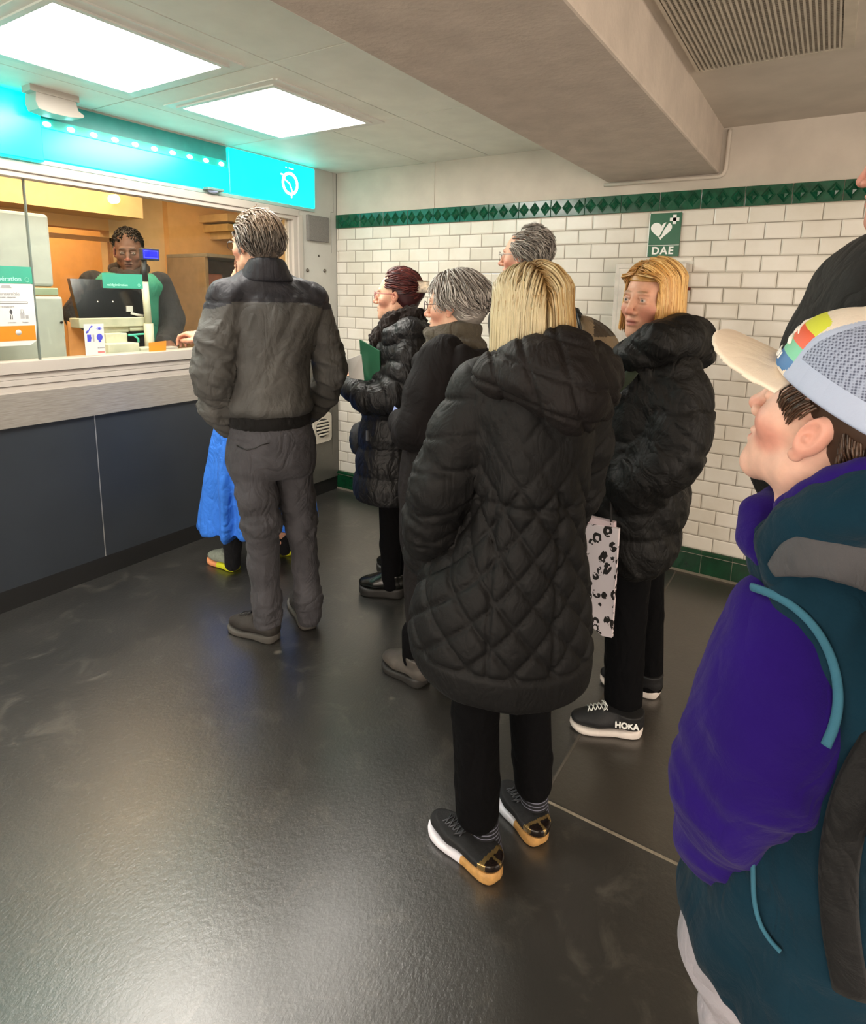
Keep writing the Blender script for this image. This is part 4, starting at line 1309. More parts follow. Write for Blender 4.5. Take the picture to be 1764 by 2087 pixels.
# ------------------------------------------------------------------ hands
def hand_mesh(wrist, dirn, palm_n, side, sc=1.0, curl=(35, 40, 25), h=0.0032, thumb_in=25, spread=4):
    """wrist point, direction of the palm, palm normal (towards which the fingers bend), side=+1: thumb on (dirn x palm_n)"""
    d = np.array(dirn, float); d /= np.linalg.norm(d)
    n = np.array(palm_n, float); n -= d * (n @ d); n /= np.linalg.norm(n)
    t = np.cross(d, n) * side
    W = np.asarray(wrist, float)
    F = Field(h)
    def pt(a, b, c=0): return W + (d * a + t * b + n * c) * sc
    F.cone(pt(-0.06, 0), pt(0.0, 0), 0.024 * sc, 0.021 * sc, 0.012)
    for b0, b1 in ((-0.026, -0.032), (-0.009, -0.011), (0.009, 0.010), (0.025, 0.030)):
        F.cone(pt(0.0, b0 * .7), pt(0.085, b1, 0.0), 0.015 * sc, 0.0115 * sc, 0.014)
    lens = {0: (0.032, 0.022, 0.018), 1: (0.041, 0.027, 0.021), 2: (0.044, 0.029, 0.022), 3: (0.040, 0.026, 0.021)}
    for i, b in enumerate((-0.032, -0.0115, 0.0100, 0.0305)):
        p = pt(0.088, b)
        ang = 0
        sp = math.radians((i - 1.5) * spread)
        base = d * math.cos(sp) + t * math.sin(sp)
        r = [0.0088, 0.0095, 0.0098, 0.0094][i] * sc
        for j, L in enumerate(lens[i]):
            ang += math.radians(curl[j] * (1 + 0.08 * (1.5 - i)))
            q = p + (base * math.cos(ang) + n * math.sin(ang)) * L * sc
            F.cone(p, q, r, r * 0.9, 0.003)
            p, r = q, r * 0.9
    a0 = pt(0.018, 0.028, 0.006); a1 = pt(0.05, 0.050, 0.022)
    ti = math.radians(thumb_in)
    a2 = a1 + (d * 0.030 + n * 0.014 - t * 0.030 * math.sin(ti)) * sc
    a3 = a2 + (d * 0.022 + n * 0.008 - t * 0.026 * math.sin(ti)) * sc
    F.path([a0, a1, a2, a3], [0.016 * sc, 0.0125 * sc, 0.0108 * sc, 0.0095 * sc], 0.008)
    return F.mesh()

def snap(o, fig, x, y, lift=0.0, tol=0.006):
    """point of an object's surface met first along the sight line through a point of the drafting frame"""
    if not isinstance(o, (list, tuple)): o = [o]
    best = None
    d = CAM_R @ V((x - CPX) / FPX, -(y - CPY) / FPX, -1.0); d /= np.linalg.norm(d)
    for ob in o:
        n = len(ob.data.vertices); a = np.empty(n * 3, np.float32); ob.data.vertices.foreach_get('co', a); a = a.reshape(-1, 3).astype(float)
        w_ = a - CAM_C; t = w_ @ d
        e = np.linalg.norm(w_ - t[:, None] * d, axis=1)
        m = (e < tol * 1.3) & (t > 0)
        if m.any():
            tm = t[m].min()
            if best is None or tm < best: best = tm
    if best is None: return fig.p(x, y)
    return CAM_C + d * (best - lift)

# ------------------------------------------------------------------ shoes
def foot_frame(fig, heel, toe):
    d = np.array(toe, float) - heel; d[2] = 0
    L = np.linalg.norm(d); d /= L
    return d, V(-d[1], d[0], 0), L
def shoe(name, root, heel, toe, mats, sole_h=0.028, width=0.047, high=0.085, upper_col=None, sole_fn=None, h=0.0045, toe_h=0.05, ankle_top=0.10, collar=0.048, chunky=1.0, lateral=None, laces=None):
    """heel, toe: ground points. mats = (upper, sole). returns upper, sole"""
    heel = np.array(heel, float); toe = np.array(toe, float)
    d = toe - heel; d[2] = 0; L = np.linalg.norm(d); d /= L
    s_ = V(-d[1], d[0], 0); z = V(0, 0, 1)
    def P(a, b, c): return heel + d * a * L + s_ * b + z * c
    U = Field(h)
    w_ = width
    U.path([P(0.13, 0, sole_h + .030), P(0.35, 0, sole_h + .026), P(0.62, 0, sole_h + .022), P(0.86, 0, sole_h + 0.016)], [w_ * .72, w_ * .78, w_ * .88, w_ * .66], 0.02, 'u', z, 0.62)
    U.path([P(0.14, 0, sole_h + 0.02), P(0.17, 0, ankle_top)], [w_ * .74, collar], 0.02)
    U.path([P(0.24, 0, ankle_top - 0.004), P(0.50, 0, sole_h + .036), P(0.78, 0, sole_h + .018)], [collar * .8, w_ * .62, w_ * .55], 0.025)
    zc = sole_h - 0.004
    U._add(heel - 1, heel + 1, lambda X, Y, Z: (zc - Z) + 0 * X + 0 * Y, 0, 'i')
    U._add(heel - 1, heel + 1, lambda X, Y, Z: (Z - (ankle_top + 0.004)) + 0 * X + 0 * Y, 0, 'i')
    v, f = U.mesh()
    up = child(name, v, f, mats[0], root, None, upper_col(v[f].mean(1), P, d, s_, L, heel) if upper_col else None)
    if laces is not None:
        q = v - heel; qa = (q @ d) / L; qb = q @ s_
        def top(a, b):
            m = (np.abs(qa - a) * L < .008) & (np.abs(qb - b) < .008)
            return V(*(heel + d * a * L + s_ * b)[:2], v[m, 2].max() + .0012) if m.any() else P(a, b, sole_h + .03)
        lm = MB()
        for k in range(5):
            a = .50 + k * .055
            for sg in (-1, 1):
                lm.tube([top(a, -.018 * sg), top(a + .02, 0), top(a + .045, .017 * sg)], .0018, 6)
        for sg in (-1, 1):
            lm.tube([top(.49, 0) + V(0, 0, .002), top(.52, .02 * sg) + V(0, 0, .006), top(.56, .028 * sg) + V(0, 0, .003), top(.50, .006 * sg) + V(0, 0, .002)], .0016, 6)
        lo = lm.build('laces', laces, root); lo.parent = up; lo.matrix_parent_inverse = Matrix()
    So = Field(h)
    c = chunky
    def solefn(X, Y, Z):
        px = (X - heel[0]) * d[0] + (Y - heel[1]) * d[1]; py = (X - heel[0]) * s_[0] + (Y - heel[1]) * s_[1]
        a = px / L
        hw = np.interp(a, [-.02, 0, .02, .05, .09, .15, .25, .38, .52, .64, .74, .84, .91, .96, .99, 1.01], [0, .34, .50, .66, .78, .86, .86, .81, .90, 1.0, 1.03, .97, .82, .60, .36, 0]) * w_
        d2 = np.abs(py) - hw
        e = np.maximum(-px - 0.006, px - L * 1.01)
        d2 = np.maximum(d2, e)
        rise = 0.012 * np.clip((a - 0.78) / 0.22, 0, 1) ** 2 + 0.010 * np.clip((0.06 - a) / 0.06, 0, 1) ** 2
        top = np.interp(a, [0, 0.35, 0.75, 1.0], [sole_h + 0.012, sole_h + .002, sole_h - .002, sole_h + 0.004])
        bot = rise + 0.0
        dz = np.maximum(Z - top, bot - Z)
        k = 0.012
        q = np.clip(k - np.abs(d2 - dz), 0, None) / k
        return np.maximum(d2, dz) + q * q * k * .25
    So._add(P(0, 0, 0) - V(L + .03, L + .03, 0) * 1.0, P(0, 0, 0) + V(L + .03, L + .03, 0.07), solefn, 0.0, 'u')
    v, f = So.mesh()
    v[:, 2] = np.maximum(v[:, 2], 0.0012)
    so = child('sole', v, f, mats[1], root, None, sole_fn(v[f].mean(1), P, d, s_, L, heel) if sole_fn else None)
    so.parent = up
    so.matrix_parent_inverse = Matrix()
    up.matrix_basis = Matrix()
    return up, so

# ------------------------------------------------------------------ hair
def comb(head, roots, dirf, length, steps=14, E=((0, -0.018, 0.05), (0.080, 0.104, 0.090)), rad=0.0018, lift=0.004, seed=1, cols=('#c9a468',), jit=0.15, taper=0.5, root_col=None, root_len=0.2, noise_amp=0.0, colf=None, flat=None, cling=None, hug=None, face=None, zcut=None, flare=0.0):
    rng = np.random.default_rng(seed)
    c = np.array(E[0]); r0 = np.array(E[1])
    n = len(roots)
    off = rng.uniform(0, 1, n) * lift
    P = [np.array(roots, float)]
    L = length * (1 + rng.uniform(-0.12, 0.06, n)) if np.ndim(length) == 0 else np.asarray(length) * (1 + rng.uniform(-0.1, 0.05, n))
    jitv = rng.normal(0, jit, (n, 3))
    prev = None
    zj = rng.normal(0, .007, n)
    for i in range(steps):
        p = P[-1]
        d = dirf(p, P[0], i / steps) + jitv * (0.3 + i / steps)
        if noise_amp:
            q = P[0] * 22 + i * 0.55
            d = d + noise_amp * np.stack([vnoise(q + 3.3), vnoise(q + 9.1), vnoise(q + 17.7)], 1)
        # keep to the tangent plane when touching the scalp
        nrm = (p - c) / r0 ** 2; nrm /= np.linalg.norm(nrm, axis=1)[:, None]
        g = np.sqrt((((p - c) / (r0 + off[:, None])) ** 2).sum(1))
        inside = (g < 1.03)[:, None]
        dn = (d * nrm).sum(1)[:, None]
        d = np.where(inside & (dn < 0), d - dn * nrm, d)
        d /= np.linalg.norm(d, axis=1)[:, None] + 1e-9
        if prev is not None:
            d = d * 0.6 + prev * 0.4; d /= np.linalg.norm(d, axis=1)[:, None]
        prev = d
        q = p + d * (L / steps)[:, None]
        rr = r0 + off[:, None]
        g = np.sqrt((((q - c) / rr) ** 2).sum(1))[:, None]
        q = np.where(g < 1, c + (q - c) / g, q)
        if cling is not None:
            q = np.where(g > 1 + cling, c + (q - c) * (1 + cling) / g, q)
        if hug is not None:
            # hangs close to the head: never farther out than the hug ellipse
            q2 = q - c
            gg = np.sqrt((q2[:, 0] / r0[0]) ** 2 + (q2[:, 1] / r0[1]) ** 2)[:, None]
            lim = hug + off[:, None] * 4 + flare * np.clip((c[2] - q[:, 2:]) / .14, 0, 1.2)
            k_ = np.where(gg > lim, lim / (gg + 1e-9), 1.0)
            q = np.concatenate([c[:2] + q2[:, :2] * k_, q[:, 2:]], 1)
            low = (q2[:, 2:] < 0)
            gl = np.sqrt((q2[:, 0] / r0[0]) ** 2 + (q2[:, 1] / r0[1]) ** 2)[:, None]
            tight = 0.93
            k2 = np.where(low & (gl < tight), tight / (gl + 1e-9), 1.0)
            q = np.concatenate([c[:2] + (q[:, :2] - c[:2]) * k2, q[:, 2:]], 1)
            gt = np.sqrt((((q - c) / (r0 + off[:, None])) ** 2).sum(1))[:, None]
            q = np.where((q[:, 2:] > c[2]) & (gt > hug), c + (q - c) * hug / gt, q)
        if face is not None:
            m_ = (q[:, 1] > .03) & (q[:, 2] < face[1]) & (np.abs(q[:, 0]) < face[0])
            sx = np.where(P[0][:, 0] < face[2], -1.0, 1.0)
            q[:, 0] = np.where(m_, sx * (face[0] + off * .5), q[:, 0])
        if zcut is not None:
            lim = zcut + zj
            q = np.where((q[:, 2] < lim)[:, None], p + (q - p) * .02, q)
        P.append(q)
    P = np.stack(P, 1)                    # n, steps+1, 3
    m = steps + 1
    W = head.w(P.reshape(-1, 3)).reshape(n, m, 3)
    t = np.gradient(W, axis=1); t /= np.linalg.norm(t, axis=2)[..., None] + 1e-9
    cw = head.w(c)
    a = W - cw; a -= (a * t).sum(2)[..., None] * t; a /= np.linalg.norm(a, axis=2)[..., None] + 1e-9
    b = np.cross(t, a)
    s = np.linspace(0, 1, m)
    rr = rad * (1 - taper * s ** 2)
    rs = rng.uniform(0.7, 1.3, n)[:, None, None] * rr[None, :, None]
    vs = []
    for k in range(3):
        an = 2 * PI * k / 3 + PI / 2
        vs.append(W + a * math.sin(an) * rs * 0.6 + b * math.cos(an) * rs * 1.5)
    Vv = np.stack(vs, 2).reshape(-1, 3)   # n, m, 3verts
    base = (np.arange(n)[:, None] * m + np.arange(m - 1)[None, :]).reshape(-1) * 3
    F = []
    for k in range(3):
        k2 = (k + 1) % 3
        F.append(np.stack([base + k, base + k2, base + 3 + k2, base + 3 + k], 1))
    F = np.concatenate(F)
    pal = np.array([c3(x) for x in cols])
    ci = rng.integers(0, len(pal), n); mixv = rng.uniform(0, 1, n)[:, None]
    cc = pal[ci] * mixv + pal[(ci + 1) % len(pal)] * (1 - mixv)
    if colf is not None: cc = colf(P[:, 0], cc, rng)
    CC = np.repeat(cc[:, None, :], m, 1)
    if root_col is not None:
        wv = (1 - sstep(0, root_len, s))[None, :, None]
        CC = CC * (1 - wv) + c3(root_col) * wv
    CC = np.repeat(CC[:, :, None, :], 3, 2).reshape(-1, 3)
    return Vv, F, CC

def scalp_roots(n, keep, seed=2, E=((0, -0.018, 0.05), (0.080, 0.104, 0.090)), grow=0.0):
    rng = np.random.default_rng(seed)
    out = []
    c = np.array(E[0]); r = np.array(E[1]) + grow
    while sum(len(o) for o in out) < n:
        d = rng.normal(size=(n * 2, 3)); d /= np.linalg.norm(d, axis=1)[:, None]
        p = c + d * r
        out.append(p[keep(p)])
    return np.concatenate(out)[:n]

def hair_obj(root, head, parts, base=None, base_col='#888888', mat=None):
    allp = list(parts)
    if base is not None:
        v, f = base.mesh()
        col = c3(base_col) * (1 + 0.25 * vnoise(v * 120)[:, None])
        allp.append((head.w(v), f, col))
    v, f, c = fieldmesh_join(allp)
    return child('hair', v, f, mat or M_hair, root, c)

def glasses(root, head, col='#2a2320', lens_w=0.024, lens_h=0.018, half=False, name='glasses', mat=None):
    m = mat or plain('spectacle_frame_' + col[1:], col, 0.3)
    mb = MB()
    y = 0.108
    for sx in (-1, 1):
        pts = []
        for k in range(20):
            a = 2 * PI * k / 20
            pts.append(head.w((sx * 0.034 + lens_w * math.cos(a) , y - abs(math.cos(a)) * 0.003 + (-0.004 if sx * math.cos(a) > 0.3 else 0), 0.010 + lens_h * math.sin(a))))
        mb.tube(pts, 0.0014, 6, closed=True)
        mb.tube([head.w((sx * 0.057, y - .006, 0.016)), head.w((sx * 0.071, 0.085, 0.017)), head.w((sx * 0.080, 0.03, 0.016)), head.w((sx * 0.081, 0.0, 0.016)), head.w((sx * 0.079, -0.018, 0.0))], 0.0015, 6)
    mb.tube([head.w((-0.011, y, 0.014)), head.w((0, y + .003, 0.017)), head.w((0.011, y, 0.014))], 0.0014, 6)
    return mb.build(name, m, root)

# ================================================================== PEOPLE
def G(x, y): 
    d = CAM_R @ V((x - CPX) / FPX, -(y - CPY) / FPX, -1.0)
    return CAM_C + d * (-CAM_C[2] / d[2])
def sm_up(z): return z

def puffer(s, spacing, amp, power=0.55):
    return amp * (np.abs(np.sin(PI * s / spacing)) ** power - 0.6)

# ------------------------------------------------------------------ man in grey jacket, seen from behind
fg = Fig(1.17, -1.75)
P = fg.p
hd = Head(fg, 520, 503, 0.02, 48, pitch=-3, sc=0.91)
LA = [P(462, 612, -.03), P(446, 690, -.04), P(437, 765, -.03), P(446, 825, .03), P(470, 862, .10)]
RA = [P(632, 612, .07), P(657, 690, .08), P(673, 750, .08), P(660, 800, .14), P(630, 838, .20)]
limbs = [([P(540, 560, .02), P(548, 700, .02), P(550, 880, .02)], [.045, .08, .08]),
         (LA, [.045, .042, .036, .03, .035]), (RA, [.045, .042, .036, .03, .035]), ([P(548, 630), LA[0]], [.045, .035]), ([P(548, 630), RA[0]], [.045, .035]),
         ([P(512, 900), P(533, 1070), P(546, 1270)], [.06, .04, .028]), ([P(592, 900, .05), P(613, 1070, .05), P(630, 1250, .05)], [.06, .04, .028])]
man = person(fg, hd, 'man from behind in a grey and navy jacket and grey jeans near the counter', '#d3a58a', (), dict(brow='#6a5c50', stubble=.2), limbs)
# jeans
F = Field(0.0065)
F.loft([fg.ring(860, 470, 632, .115, .02), fg.ring(900, 462, 642, .125, .02), fg.ring(950, 466, 642, .12, .02), fg.ring(968, 476, 640, .10, .02)], fg.r, 0.03, cap=.03)
F.path([P(508, 930, .0), P(524, 1010, -.02), P(533, 1070, -.02), P(538, 1150, 0), P(542, 1215, 0), P(546, 1262, 0)], [.080, .074, .066, .060, .054, .052], 0.03)
F.path([P(594, 930, .05), P(604, 1010, .05), P(613, 1070, .05), P(622, 1150, .06), P(628, 1215, .06), P(630, 1255, .06)], [.080, .072, .060, .053, .049, .048], 0.02)
zk = P(533, 1060)[2]
def dj(v, n):
    s = vnoise(v * V(9, 9, 30)) * 0.004
    k = np.exp(-((v[:, 2] - zk) / 0.09) ** 2) + np.exp(-((v[:, 2] - 0.13) / 0.07) ** 2) * 1.3 + 0.25
    return s + k * 0.011 * frame_noise(v, fg.r + V(0, 0, .25), 26, 5, 2.0)
M_jean = fabric('grey_denim', '#444347', 0.85, 1400, 0.35, 0.3, 0.2, 0.3)
jn = cloth('jeans', F, M_jean, man, dj)
mb = MB(); mb.tube([snap(jn, fg, x, y, .0005) for x, y in ((482, 908), (492, 914), (503, 917), (518, 914), (532, 907), (549, 903))], .0022, 6); mb.build('pocket_seam', M_black, man)
# pocket seam
# jacket
F = Field(0.0065)
F.loft([fg.ring(552, 494, 576, .066, .02), fg.ring(572, 482, 586, .085, .02), fg.ring(595, 452, 622, .095, .03), fg.ring(625, 440, 648, .125, .03), fg.ring(680, 450, 642, .14, .03), fg.ring(745, 462, 630, .14, .03), fg.ring(800, 458, 630, .138, .03), fg.ring(846, 458, 634, .13, .03)], fg.r, 0.03, cap=.05)
F.cone(P(520, 583, .02), P(462, 612, -.01), .060, .064, .03); F.cone(P(562, 583, .04), P(630, 612, .06), .060, .062, .03)
F.path(LA, [.066, .072, .070, .062, .048], 0.03)
F.path(RA, [.066, .060, .056, .052, .044], 0.012)
z_el, z_hem = P(437, 770)[2], P(550, 846)[2]
def dman(v, n):
    tl, dl = path_param(v, LA); tr, dr = path_param(v, RA)
    arm = np.maximum((dl < .085) * sstep(.05, .22, tl), (dr < .08) * sstep(.05, .22, tr))
    a = 0.019 * arm * frame_noise(v, fg.r * .8 + V(0, 0, -.45), 24, 4, 1.0)
    b = 0.010 * (1 - arm) * frame_noise(v, fg.r * .45 + V(0, 0, 1), 17, 3.0, 5.0) * (0.5 + 0.5 * sstep(1.0, 1.5, v[:, 2]))
    hem = 0.012 * np.exp(-((v[:, 2] - z_hem - .035) / 0.03) ** 2) * (1 - arm)
    yoke = -0.006 * np.exp(-((v[:, 2] - 1.432) / 0.006) ** 2)
    return a + b + hem + yoke + 0.003 * vnoise(v * 18)
M_jk = fabric('grey_nylon', '#4d4c4a', 0.66, 1500, 0.06, 0.22, 0.0, 0.3, spec=0.3)
M_yoke = fabric('navy_nylon', '#26262c', 0.62, 1500, 0.06, 0.22, 0.0, 0.2, spec=0.35)
def mij(c):
    lat = (c - fg.F) @ fg.r
    return ((c[:, 2] > 1.432 - 0.35 * np.clip(np.abs(lat - .02) - .13, 0, .08))).astype(int)
cloth('jacket', F, [M_jk, M_yoke], man, dman, mi=mij)
# rib hem
F = Field(0.006)
F.loft([fg.ring(834, 463, 632, .128, .03), fg.ring(850, 461, 634, .134, .03), fg.ring(868, 466, 630, .127, .03)], fg.r, 0.0, cap=.015)
cloth('hem_band', F, fabric('black_rib_knit', '#141313', 0.9, 1200, .5, .1), man, lambda v, n: 0.0018 * np.sin(np.arctan2((v - fg.F) @ fg.v, (v - fg.F) @ fg.r) * 150))
# collar: standing ring
F = Field(0.005)
F.loft([fg.ring(574, 482, 600, .105, .02), fg.ring(556, 494, 590, .098, .005), fg.ring(540, 501, 583, .092, -.005), fg.ring(528, 506, 577, .086, -.01)], fg.r, .02, cap=.012)
cloth('collar', F, M_yoke, man, lambda v, n: 0.003 * frame_noise(v, fg.r, 18, 5, 3.))
# cuffs / hands stay in pockets. hair: thinning on top, wavy grey at the back
keep = lambda p: (p[:, 1] < 0.052) & (p[:, 2] > -0.05) & ~((p[:, 1] > -0.002) & (p[:, 2] < 0.01) & (p[:, 1] > -0.05 + p[:, 2])) & ((p[:, 2] < 0.118) | (np.abs(p[:, 0]) > .0))
roots = scalp_roots(1500, keep, 5)
def dfm(p, p0, t):
    d = np.stack([p0[:, 0] * 5, -0.9 - p0[:, 1] * 2, -0.35 - sstep(.0, -.09, p0[:, 1]) * 1.2 - 0 * p0[:, 0]], 1)
    d[:, 2] -= sstep(0.10, 0.03, p[:, 2]) * 1.2
    return d
def cfm(p, c, rng):
    top = sstep(0.06, 0.125, p[:, 2])[:, None]
    low = sstep(0.09, -0.02, p[:, 2])[:, None] * sstep(.02, -.05, p[:, 1])[:, None]
    c = c * (1 - 0.6 * top) + c3('#b59a80') * 0.6 * top
    return c * (1 - .55 * low) + c3('#2c2826') * .55 * low
st = comb(hd, roots, dfm, 0.065, 9, lift=0.016, rad=0.0022, cols=('#857b72', '#5b524c', '#a0958a', '#413b37'), jit=.25, noise_amp=.5, cling=.2, seed=3, colf=cfm)
bs = Field(0.005)
bs.ell((0, -0.036, 0.035), (0.081, 0.086, 0.082), 0)
bs.ell((0, -0.05, -0.01), (0.068, 0.065, 0.062), 0.03)
hair_obj(man, hd, [st], bs, '#6f655c')
glasses(man, hd, '#3a302a')
# shoes
M_shoe1 = plain('worn_dark_leather', '#2a2623', 0.55, var=0.2, scale=30, bump=.2); M_sole1 = plain('dark_grey_rubber', '#4b4844', 0.7)
shoe('shoe', man, G(566, 1308), G(470, 1278), (M_shoe1, M_sole1), width=.052, ankle_top=.11, laces=M_black)
shoe('shoe', man, G(632, 1286), G(600, 1222), (M_shoe1, M_sole1), width=.050, ankle_top=.11, laces=M_black)

# ------------------------------------------------------------------ woman in the blue skirt in front of him
fg = Fig(0.52, -1.42)
P = fg.p
hd = Head(fg, 515, 556, 0, 70, sc=0.9, female=True)
limbs = [([P(515, 590), P(515, 700), P(520, 820)], [.05, .09, .10]), ([P(515, 840), P(480, 980, 0), P(474, 1140, 0)], [.08, .06, .035]), ([P(540, 840, .05), P(575, 980, .1), P(578, 1110, .14)], [.08, .06, .035]),
         ([P(470, 620, -.05), P(450, 700, -.03), P(415, 692, .05)], [.04, .035, .03])]
hm = hand_mesh(P(416, 692, .06), P(398, 684, .09) - P(416, 692, .06), V(0, 0, -1), 1, sc=1.0, curl=(45, 45, 30))
sk = person(fg, hd, 'person in a long blue skirt and yellow soled trainers half hidden at the counter', '#d9a488', (hm,), {}, limbs)
F = Field(0.008)
F.loft([fg.ring(1070, 407, 640, .20, .05), fg.ring(1030, 412, 634, .19, .05), fg.ring(960, 420, 622, .19, .04), fg.ring(880, 434, 602, .155, .03), fg.ring(820, 446, 585, .13, .02), fg.ring(780, 455, 580, .12, .02)], fg.r, 0, cap=.012)
def dsk(v, n):
    c = v - fg.F
    an = np.arctan2(c @ fg.v - .05, c @ fg.r - .07)
    amp = 0.018 * sstep(1.0, .25, v[:, 2])
    return amp * (np.sin(an * 11 + 1.5 * np.sin(v[:, 2] * 2)) + .5 * np.sin(an * 17 + 1)) + .003 * frame_noise(v, V(1, 0, 1), 22, 9, 2)
cloth('skirt', F, fabric('blue_cotton', '#2f6fd0', 0.8, 1500, 0.15, 0.3, 0.1, .08), sk, dsk)
F = Field(0.008)
F.loft([fg.ring(800, 456, 580, .11), fg.ring(700, 460, 575, .12), fg.ring(620, 456, 580, .10), fg.ring(592, 480, 560, .07)], fg.r, .03, cap=.03)
F.path([P(470, 618, -.05), P(447, 690, -.03), P(424, 695, .03)], [.052, .046, .038], .03); F.path([P(570, 618, .08), P(590, 720, .1), P(580, 800, .12)], [.052, .046, .04], .03)
cloth('top', F, fabric('dark_knit', '#23262c', 0.9), sk)
F = Field(0.008); F.path([P(480, 980), P(474, 1110), P(474, 1148)], [.052, .045, .042], .02); F.path([P(575, 980, .12), P(580, 1090, .14), P(580, 1118, .14)], [.05, .042, .04], .02)
cloth('leggings', F, fabric('black_leggings', '#0d0e12', 0.85), sk)
st = comb(hd, scalp_roots(500, lambda p: (p[:, 1] < .05) & (p[:, 2] > -.02), 4), lambda p, p0, t: np.stack([p0[:, 0] * 2, -.3 + 0 * t - 0 * p0[:, 1], -1 + 0 * p0[:, 0]], 1), 0.24, 10, lift=.012, rad=.003, cols=('#6b4331', '#8a5a40', '#4e2f22'))
bs = Field(0.007); bs.ell((0, -.036, .035), (.08, .085, .082)); hair_obj(sk, hd, [st], bs, '#5d3a2b')
M_up = plain('grey_green_mesh_upper', '#8d9488', 0.7, var=.1, scale=60); M_so1 = plain('orange_foam', '#e79a6a', .6); M_so2 = plain('yellow_foam', '#dbe02c', .55)
shoe('shoe', sk, G(484, 1164), G(428, 1142), (M_up, [M_so1, M_so2]), width=.046, sole_fn=lambda c, P_, d, s_, L, h0: (((c - h0) @ d) / L < .55).astype(int))
shoe('shoe', sk, G(592, 1134), G(560, 1098), (M_up, [M_so1, M_so2]), width=.046, sole_fn=lambda c, P_, d, s_, L, h0: (((c - h0) @ d) / L < .7).astype(int))
# tickets in the hand
mb = MB(); q = [P(396, 674, .10), P(412, 671, .07), P(411, 683, .07), P(397, 682, .10)]
mb.prism(q, (0, 0.001, 0.0015)); tag(mb.build('paper_slip', M_paper), 'small white slip held at the counter by the person in the blue skirt', 'paper')
mb = MB(); mb.box((-0.02, -1.235, 1.0305), (0.0, -1.165, 1.05), bev=.002); tag(mb.build('yellow_note', plain('yellow_green_plastic', '#c9d235', .5)), 'yellow-green item on the counter edge just left of the grey jacket sleeve', 'note')

# ------------------------------------------------------------------ woman with dark red hair, black puffer coat with fur collar
M_blackpuff = fabric('black_puffer_nylon', '#0c0c0e', 0.52, 1500, 0.05, 0.22, 0.0, 0.2, spec=0.35, foldscale=14)
M_blackcoat = fabric('black_quilted_nylon', '#0b0b0c', 0.66, 1500, 0.05, 0.12, 0.0, 0.2, spec=0.28, foldscale=16)
M_blacktr = fabric('black_trouser_cloth', '#060608', 0.9, 1400, 0.1, 0.2, 0.0, 0.1, spec=.12)
fg = Fig(1.345, -1.17)
P = fg.p
hd = Head(fg, 808, 606, 0, 78, pitch=0, sc=0.9, female=True)
LA = [P(838, 705, -.16), P(825, 765, -.18), P(800, 812, -.19), P(750, 812, -.15), P(714, 790, -.06)]
limbs = [([P(832, 650), P(822, 760), P(800, 900)], [.04, .08, .08]), (LA, [.04, .036, .03, .026, .024]), ([P(798, 900), P(796, 1060), P(796, 1190)], [.06, .04, .03]), ([P(812, 900, .1), P(812, 1060, .1), P(812, 1178, .1)], [.06, .04, .03])]
hm = hand_mesh(P(722, 786, -.06), P(730, 755, -.02) - P(722, 790, -.06), fg.v, 1, sc=.9, curl=(40, 45, 30))
rw = person(fg, hd, 'woman with dark red pinned up hair in a shiny black puffer coat with fur collar', '#d9ab90', (hm,), dict(brow='#5c3830', red=.05), limbs)
F = Field(0.0075)
F.loft([fg.ring(650, 800, 862, .07, 0), fg.ring(672, 785, 870, .12, 0), fg.ring(695, 768, 880, .18, 0), fg.ring(740, 758, 882, .19), fg.ring(800, 742, 872, .185), fg.ring(860, 736, 862, .18), fg.ring(915, 730, 862, .185), fg.ring(970, 724, 868, .20), fg.ring(1008, 722, 872, .205)], fg.r, 0, cap=.02)
F.path(LA, [.075, .070, .066, .060, .046], .03)
def dp(v, n):
    tl, dl = path_param(v, LA); arm = (dl < .09) * 1.0
    return np.where(arm > 0, puffer(tl, .085, .014), puffer(v[:, 2] + .02 * vnoise(v * 5), .13, .014)) + .006 * frame_noise(v, V(0, 0, 1), 30, 9, 3.)
cloth('coat', F, M_blackpuff, rw, dp)
# hood lying on the back + fur collar
F = Field(0.007)
F.path([P(800, 688, -.14), P(835, 682, -.15), P(866, 690, -.08), P(876, 700, .02)], [.045, .062, .055, .05], .03)
cloth('hood', F, M_blackpuff, rw, lambda v, n: .010 * frame_noise(v, fg.r, 26, 7, 6.))
F = Field(0.006)
F.path([P(768, 722, -.03), P(775, 690, -.05), P(800, 660, -.085), P(835, 645, -.06), P(850, 648, .02)], [.035, .045, .05, .045, .04], .02)
F.path([P(768, 722, .03), P(785, 680, .07), P(815, 655, .08), P(850, 648, .03)], [.035, .045, .045, .04], .02)
v, f = F.mesh(); n = vnormals(v, f); v = v + n * (0.008 * vnoise(v * 90) + .006 * vnoise(v * 45))[:, None]
child('fur_collar', v, f, fabric('dark_brown_fur', '#1e1512', 0.95, 500, 0.8, 0.6, 0.6), rw)
F = Field(0.007); F.path([P(796, 1030), P(796, 1110), P(796, 1188)], [.058, .052, .045], .02); F.path([P(812, 1030, .1), P(812, 1110, .1), P(812, 1180, .1)], [.058, .052, .045], .02)
cloth('trousers', F, M_blacktr, rw)
M_bleath = plain('black_patent_leather', '#0f100e', 0.22, var=.2, scale=20, bump=.2)
M_bsole = plain('dark_thick_sole', '#1d1b19', .6)
shoe('shoe', rw, G(824, 1216), G(732, 1206), (M_bleath, M_bsole), width=.052, sole_h=.045, ankle_top=.12)
shoe('shoe', rw, G(838, 1178), G(770, 1160), (M_bleath, M_bsole), width=.050, sole_h=.045, ankle_top=.12)
def dr(p, p0, t):
    tgt = V(0.0, -0.125, 0.045)
    d = tgt - p; d /= np.linalg.norm(d, axis=1)[:, None] + 1e-6
    return d
